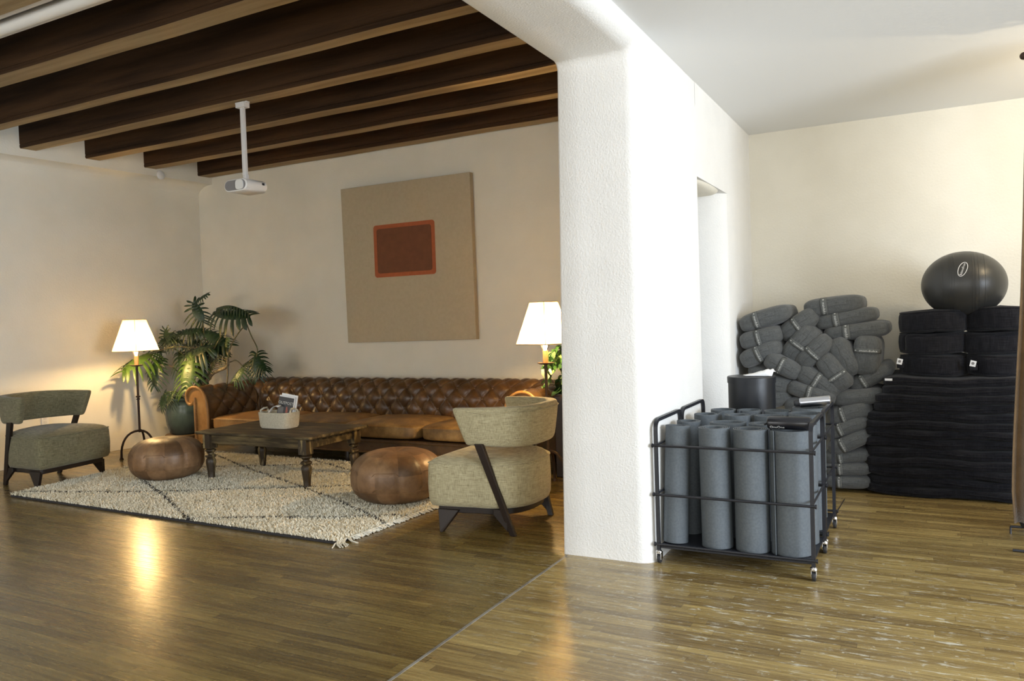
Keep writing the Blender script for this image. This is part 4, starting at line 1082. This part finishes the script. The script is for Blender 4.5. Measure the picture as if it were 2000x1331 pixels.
# ================================================================ bolsters
BA, BC, BD = .205, .085, .30      # half width, half height, half depth
EXP = 3.3
def surf(x, z, off=0):
    q = 1-min(1, abs(x/BA))**EXP-min(1, abs(z/BC))**EXP
    return -(BD+off)*max(q, 0)**(1/7)
def bolster(label, strap=-.04, flip=1):
    t = thing('bolster', label, 'bolster', group='grey bolsters heaped against the back wall')
    b = B(); n = 14
    # end-capped pillow: superquadric with flat-ish ends
    rows = []
    for k in range(25):
        v = k/24; yy = -1+2*v; s = (1-abs(yy)**4.5)**(1/EXP) if abs(yy) < 1 else 0
        yy2 = math.copysign(abs(yy)**.45, yy)
        s = (1-abs(yy2)**7)**(1/EXP) if abs(yy2) < 1 else 0.0
        row = []
        for i in range(33):
            a = 2*PI*i/32; ca, sa = math.cos(a), math.sin(a)
            ex = 2/EXP
            x = BA*s*math.copysign(abs(ca)**ex, ca); z = BC*s*math.copysign(abs(sa)**ex, sa)
            row.append((x, yy2*BD, z+.002*math.sin(3*a+3*v)))
        rows.append(row)
    b.grid(rows); weld(b.build('cushion', BOLSTER, t, smooth=70))
    b = B(); b.tube([(BA*.9*u, surf(BA*.9*u, 0)-.0, .004*math.sin(u*9)) for u in np.linspace(-1, 1, 24)], .0018, 5); b.build('seam', BOLSTER, t)
    if strap is not None:
        g = []
        for i in range(19):
            z = BC*.95*(-1+2*i/18); g.append([(strap+dx, surf(strap+dx, z)-.007, z) for dx in (-.021, -.01, .01, .021)])
        b = B(); b.grid(g, flip=True); st = b.build('strap', BOLSTRAP, t, smooth=60); md = st.modifiers.new('s', 'SOLIDIFY'); md.thickness = .004
        v, f = text_mesh('manduka', .027, 1); b = B(); vv = []
        for x, y, z in v:
            X_, Z_ = strap+y*flip, -x*flip*1.05+.0
            Z_ += -.010*flip
            vv.append((X_, surf(X_, Z_)-.0105, Z_))
        b.add(vv, f)
        # small leaf-like emblem before the word
        zc = .062*flip-.0; pts = []
        for k in range(10):
            a = 2*PI*k/10; r_ = .0075 if k % 2 == 0 else .0035; X_, Z_ = strap+r_*math.cos(a), zc+r_*math.sin(a); pts.append((X_, surf(X_, Z_)-.0105, Z_))
        b.add(pts, [tuple(range(10))]); b.build('lettering', LOGO, st, smooth=0)
    return t
protos = {'c': bolster('p', -.01), 'l': bolster('p', -.055), 'r': bolster('p', .05), 'n': bolster('p', None), 'C': bolster('p', -.01, -1), 'L': bolster('p', -.055, -1)}
def c7(x, y): return (1400+x/3.169, 560+y/3.169)
# (crop x, y, length, height, angle ccw, kind, y-front, label)
bl = [
    (285, 198, 290, 112, 14, 'l', 6.42, 'topmost grey bolster of the left column, against the side wall'),
    (262, 318, 242, 112, 12, 'c', 6.40, 'grey bolster directly under the top left bolster of the heap'),
    (262, 418, 250, 115, 22, 'c', 6.38, 'grey bolster third down in the left column of the heap, above the bin lid'),
    (500, 238, 250, 118, 33, 'c', 6.46, 'grey tilted bolster just left of and below the topmost bolster'),
    (515, 366, 265, 150, 50, 'c', 6.42, 'broad grey bolster tilted steeply up right in the upper middle of the heap'),
    (597, 412, 245, 118, 43, 'c', 6.38, 'grey bolster tilted up right with a crease on its lower end, centre of the heap'),
    (715, 120, 318, 115, 4, 'l', 6.50, 'topmost grey bolster of the heap'),
    (790, 198, 330, 102, 7, 'l', 6.50, 'grey bolster second from the top on the right, under the topmost one'),
    (858, 278, 345, 105, 4, 'l', 6.48, 'grey bolster third from the top on the right side of the heap'),
    (783, 440, 250, 125, -66, 'n', 6.40, 'grey strapless bolster standing steeply in the heap beside the upright one'),
    (925, 430, 255, 145, 84, 'r', 6.42, 'grey upright bolster at the upper right of the heap with a level strap'),
    (720, 532, 250, 128, -56, 'r', 6.36, 'grey bolster sloping steeply down right, strap across its lower half, centre of the heap'),
    (620, 592, 275, 125, -33, 'C', 6.36, 'grey bolster sloping down right above the pair behind the steel roller'),
    (945, 570, 270, 98, 28, 'l', 6.46, 'grey bolster rising to the right against the black cushion stack'),
    (865, 690, 272, 100, 4, 'n', 6.40, 'grey strapless bolster lying level at the right, under the rising one'),
    (578, 662, 270, 100, -17, 'C', 6.34, 'grey bolster sloping gently down right just above the steel roller'),
    (400, 496, 220, 112, -27, 'C', 6.34, 'grey bolster behind the white cloth on the bin, sloping down right'),
    (300, 462, 180, 80, 5, 'n', 6.46, 'grey bolster wedged behind the left column above the white cloth'),
    (290, 528, 190, 85, 0, 'n', 6.42, 'grey bolster partly hidden behind the white cloth'),
    (330, 610, 245, 115, -8, 'n', 6.38, 'grey bolster half hidden by the right side of the bin, the upper one'),
    (330, 705, 245, 108, 12, 'n', 6.38, 'grey bolster half hidden by the right side of the bin, the lower one'),
    (500, 735, 160, 100, 8, 'n', 6.36, 'grey bolster end between the bin and the steel roller'),
    (815, 790, 240, 112, 16, 'l', 6.38, 'grey bolster at the lower right, first under the level strapless one'),
    (800, 878, 250, 92, 20, 'l', 6.36, 'grey bolster at the lower right, second under the level strapless one'),
    (815, 972, 250, 100, 25, 'l', 6.34, 'grey bolster fourth from the floor beside the black stack, tilted up right'),
    (805, 1062, 250, 84, 7, 'l', 6.36, 'grey bolster third from the floor beside the black stack'),
    (805, 1137, 260, 84, 2, 'l', 6.34, 'grey bolster second from the floor beside the black stack'),
    (800, 1218, 255, 84, 0, 'l', 6.33, 'grey bolster on the floor beside the black stack'),
    (925, 765, 190, 90, 25, 'n', 6.55, 'grey bolster in shadow between the heap and the black cushion stack'),
]
DEP = .884
used_p = set()
for (cx, cy, L, h, ang, kind, yf, lab) in bl:
    px, py = c7(cx, cy); p = pt(px, py, 1, yf)
    dep = float((p-np.array([0, 0, H]))@fw); ppm = F/dep
    # image-plane lengths to metres on a plane facing -y (horizontal compressed by the view angle)
    a = math.radians(ang+1.9)
    hx = math.hypot(math.cos(a)/.90, math.sin(a)); vx = math.hypot(math.sin(a)/.90, math.cos(a))
    Lm = L/3.169/ppm*hx; hm = h/3.169/ppm*vx
    dpt = .30 if yf < 6.5 else .27
    dloc = (float(p[0]), yf+dpt*.97, float(p[2]))
    src = protos[kind]
    sc = (Lm*1.02/(2*BA), dpt/BD, hm*1.07/(2*BC))
    if kind not in used_p:
        used_p.add(kind); o = src; o.location = dloc; o.scale = sc; o['label'] = lab
    else: o = dup(src, dloc, lab, scale=sc)
    o.rotation_euler = (0, -a, 0)
for k, o in protos.items():
    if k not in used_p:
        for ch in list(o.children):
            for g_ in list(ch.children): bpy.data.objects.remove(g_)
            bpy.data.objects.remove(ch)
        bpy.data.objects.remove(o)

# ================================================================ black cushion stacks
def slab_cushion(label, x0, x1, y0, y1, z0, z1, seed):
    r_ = random.Random(seed); t = thing('floor_cushion', label, 'cushion', ((x0+x1)/2, (y0+y1)/2, z0), 0, 'flat black floor cushions stacked at the right')
    b = B(); rbox(b, x0, x1, y0, y1, z0, z1, 8, 22)
    ph = r_.uniform(0, 6); vs = []
    for x, y, z in b.v:
        e = 1-(2*(z-z0)/(z1-z0)-1)**2
        vs.append((x+.006*math.sin(y*17+ph), y+.010*math.sin(x*13+ph)*e, z+.007*math.sin(x*9+ph)+.003*math.sin(x*25+ph*2)))
    b.v = vs; o = weld(b.build('cover', BLACKC, t, world=True, smooth=60))
    zm = (z0+z1)/2; b = B(); b.tube([(x, y0-.004+.010*math.sin(x*13+ph), zm+.007*math.sin(x*9+ph)) for x in np.linspace(x0+.05, x1-.05, 30)], .004, 5); b.build('piping', BLACKC, t, world=True)
    return t
heights = [.07]*6+[.062]*7; tot = sum(heights); sc_ = .870/tot; z = 0; r_ = random.Random(4)
nl = len(heights)
ordn = ['on the floor', 'second from the floor', 'third from the floor', 'fourth from the floor', 'fifth from the floor', 'sixth from the floor', 'seventh from the floor, middle', 'sixth from the top', 'fifth from the top', 'fourth from the top', 'third from the top', 'second from the top', 'topmost, under the round cushions']
for i, hh in enumerate(heights):
    hh *= sc_; xl = -.40+.012*math.sin(i*2.1) if i < 8 else -.40+.03*(i-7)+.012*math.sin(i*3)
    t = slab_cushion('flat black floor cushion in the wide stack, '+ordn[i], xl, .64+.01*math.sin(i), 6.32+.008*math.sin(i*1.7), 7.10, z+.001, z+hh+.004, i); z += hh
    if i == nl-1:
        p = pt(1734, 742, 1, 6.31); b = B(); g = [[(p[0]+dx, 6.318+.012*math.sin((p[0]+dx)*13), p[2]+dz) for dz in (-.008, .008)] for dx in (-.02, 0, .03)]
        b.grid(g, flip=True); lb = b.build('sewn_label', LOGOW, t, world=True, smooth=0); lb.modifiers.new('s', 'SOLIDIFY').thickness = .003
ZT = z
def zafu(label, x, y, z0, z1, r, seed, tagside=None):
    rr_ = random.Random(seed); t = thing('round_cushion', label, 'cushion', (x, y, z0), 0, 'round black meditation cushions in two stacks')
    hh = z1-z0; b = B(); n = 64; g = []
    for k in range(21):
        v = -1+2*k/20; rr2 = r*(1-abs(v)**7)**(1/4.5); row = []
        vz = math.copysign(abs(v)**1.0, v)
        for i in range(n+1):
            a = 2*PI*i/n; pl2 = .006*math.sin(a*22+seed)*(1-abs(v)) + .010*math.sin(a*3+seed)
            zz = hh/2+hh/2*(vz*.98)+.006*math.sin(a*2+seed)
            if k in (0, 20): rr2 = 0; 
            row.append(((rr2+pl2*(rr2/r))*math.cos(a), (rr2+pl2*(rr2/r))*math.sin(a), zz))
        g.append(row)
    b.grid(g, flip=True); weld(b.build('cover', BLACKC, t, smooth=60))
    for zz in (hh*.12, hh*.90):
        b = B(); b.tube([((r*.965)*math.cos(a)+.010*math.sin(a*3+seed)*math.cos(a), (r*.965)*math.sin(a)+.01*math.sin(a*3+seed)*math.sin(a), zz+.006*math.sin(a*2+seed)) for a in np.linspace(0, 2*PI, 65)[:-1]], .005, 6, closed=True); b.build('piping', BLACKC, t)
    if tagside is not None:
        p = pt(*tagside, 1, y-r*.93); b = B(); cx, cz = p[0]-x, p[2]-z0
        pts = [(-.022, -.018), (.014, -.026), (.024, .014), (-.012, .024)]
        b.hexa([(cx+a_, -r*.93-.012-.0, cz+c) for a_, c in pts], [(cx+a_, -r*.93-.008, cz+c) for a_, c in pts]); lb = b.build('sewn_label', LOGOW, t, smooth=0)
        b = B(); b.hexa([(cx+.011*math.cos(q), -r*.93-.0135, cz+.011*math.sin(q)) for q in np.linspace(0, 2*PI, 7)[:-1]], [(cx+.011*math.cos(q), -r*.93-.012, cz+.011*math.sin(q)) for q in np.linspace(0, 2*PI, 7)[:-1]]); b.build('label_emblem', GREYM, lb, smooth=0)
        b = B(); b.box(cx-.018, cx+.028, -r*.93-.010, -r*.7, cz-.05, cz-.012); b.build('tag_loop', BLACKC, t, bevel=.004)
    return t
zz = [ZT-.002, ZT+.160, ZT+.320, ZT+.485]
for sname, xc, tg in (('left', .075, (1757, 706)), ('right', .498, (1900, 710))):
    for k in range(3):
        pos = ['lowest', 'middle', 'topmost'][k]
        zafu(f'round black cushion, {pos} of the {sname} stack under the exercise ball', xc+[.0, -.006, .006][k], 6.62+[0, .01, -.01][k], zz[k], zz[k+1]+.010+(.012 if sname == 'right' else 0)*(k == 2), [.228, .232, .226][k], k*2+(1 if sname == 'right' else 0), tg if k == 0 else None)

# ball
cb_ = pt(1882, 556, 1, 6.62); rx, rz_ = .278, .243
ball = thing('exercise_ball', 'dark grey exercise ball resting on the two stacks of round black cushions', 'exercise ball', (cb_[0], 6.62, cb_[2]-rz_))
b = B(); g = []
n1, n2 = 60, 96
for i in range(n1+1):
    th = PI*i/n1; row = []
    for j in range(n2+1):
        ph = 2*PI*j/n2
        x, y, zc = math.cos(th), math.sin(th)*math.cos(ph), math.sin(th)*math.sin(ph)   # pole axis along x: ribs are vertical rings
        rib = 1.0
        row.append((rx*x*rib, rx*y*rib, rz_+rz_*zc*rib))
    g.append(row)
b.grid(g, flip=True); bsk = weld(b.build('ball_skin', BALLM, ball, smooth=80))
for xo in (-.5, -.36, -.30, -.24, .16, .22, .30, .44):
    b = B(); q = math.sqrt(1-xo*xo); b.tube([(rx*xo, rx*q*math.cos(a), rz_+rz_*q*math.sin(a)) for a in np.linspace(0, 2*PI, 90)[:-1]], .0016, 5, closed=True); b.build('grip_rib', BALLM, bsk)
# logo oval on the skin
def on_ball(u, v):   # u right, v up offsets in metres in the picture-facing tangent patch
    d = Vector((cb_[0], 6.62, cb_[2]))-Vector((0, 0, H)); n_ = (-d).normalized(); r_ = Vector((n_.y*-1, n_.x, 0)).normalized()
    up_ = Vector((0, 0, 1)); cen = n_+r_*(-.015)+up_*.50; cen.normalize()
    tu = r_; tv = cen.cross(tu)*-1 if cen.cross(tu).z < 0 else cen.cross(tu)
    q = (cen+(tu*u+tv*v)/rx).normalized(); return (rx*q.x*1.004, rx*q.y*1.004, rz_+rz_*q.z*1.004)
tl = math.radians(-14)
def rot2(x, y): return x*math.cos(tl)-y*math.sin(tl), x*math.sin(tl)+y*math.cos(tl)
b = B(); b.tube([on_ball(*rot2(.027*math.cos(a), .066*math.sin(a))) for a in np.linspace(0, 2*PI, 40)[:-1]], .0022, 5, closed=True); b.build('logo_ring', LOGOW, bsk)
v, f = text_mesh('BalanceFrom', .022, 2); b = B(); b.add([on_ball(*rot2(-y, x)) for x, y, z_ in v], f); b.build('lettering', LOGOW, bsk, smooth=0)

# ================================================================ curtain and stand at right edge
ct = thing('velvet_curtain', 'brown velvet curtain hanging at the right edge beside the black cushion stack', 'curtain', (.95, 5.45, 0))
b = B(); g = []
for i in range(15):
    u = i/14; z = 2.80-2.72*u; row = []
    xl = float(np.interp(z, [0, .1, .3, .6, 1.0, 1.4, 1.9, 2.8], [.475, .465, .455, .468, .49, .515, .535, .56]))-.0
    for j in range(61):
        v_ = j/60; x = xl+v_*(1.35-xl); y = 5.45+(.035+.02*u)*math.sin(v_*42)+.01*math.sin(u*5+v_*7)
        row.append((x, y, z))
    g.append(row)
b.grid(g, flip=True); o = b.build('drape', CURT, ct, world=True, smooth=80); o.modifiers.new('s', 'SOLIDIFY').thickness = .006
b = B(); b.tube([(.56, 5.45, 2.83), (1.6, 5.45, 2.83)], .012, 10); b.lathe([(.001, 0)]*2, 4) if False else None
b.build('rod', IRON, ct, world=True)
b = B(); rbox(b, .53, .575, 5.428, 5.472, 2.807, 2.852, 2, 6); weld(b.build('finial', IRON, ct, world=True))
sp_ = pt(1990, 1030, 2, .05)
t = thing('music_stand_base', 'black metal stand foot on the floor at the right edge under the curtain', 'stand', (sp_[0]+.12, sp_[1], 0))
b = B(); p0 = pt(1974, 1043, 2, 0); p1 = pt(1974, 1029, 1, p0[1])
b.tube([(p0[0], p0[1], 0), (p0[0], p0[1], p1[2])], .006, 8); b.tube([(p0[0], p0[1], p1[2]), (p0[0]+.35, p0[1]+.02, p1[2]+.0)], .008, 8); b.tube([(p0[0]+.35, p0[1]+.02, 0), (p0[0]+.35, p0[1]+.02, p1[2])], .008, 8)
b.build('foot_bar', BLACKM, t, world=True)
b = B(); b.box(p0[0]+.05, p0[0]+.30, p0[1]-.02, p0[1]+.12, p1[2]-.005, .20); b.build('base_box', RUBBER, t, world=True, bevel=.02)
p0 = pt(1978, 1078, 2, .0); b = B(); b.tube([(p0[0], p0[1], .008), (p0[0]+.4, p0[1]-.02, .008)], .008, 8); o = b.build('floor_rod', BLACKM); tag(o, 'thin black rod lying on the floor at the lower right edge', 'rod')
# sconce beyond the curtain, out of frame
t = thing('wall_sconce', 'small brass ceiling lamp glowing beyond the curtain at the right', 'lamp', (1.35, 5.9, 2.52))
b = B(); b.lathe([(.06, .43), (.06, .445)], 20); b.tube([(0, 0, 0), (0, 0, .44)], .006, 8); b.build('stem', NAIL, t)
b = B(); b.lathe([(.03, -.03), (.035, .0), (.02, .03)], 16); b.build('bulb', BULB, t)
bpy.context.view_layer.update()
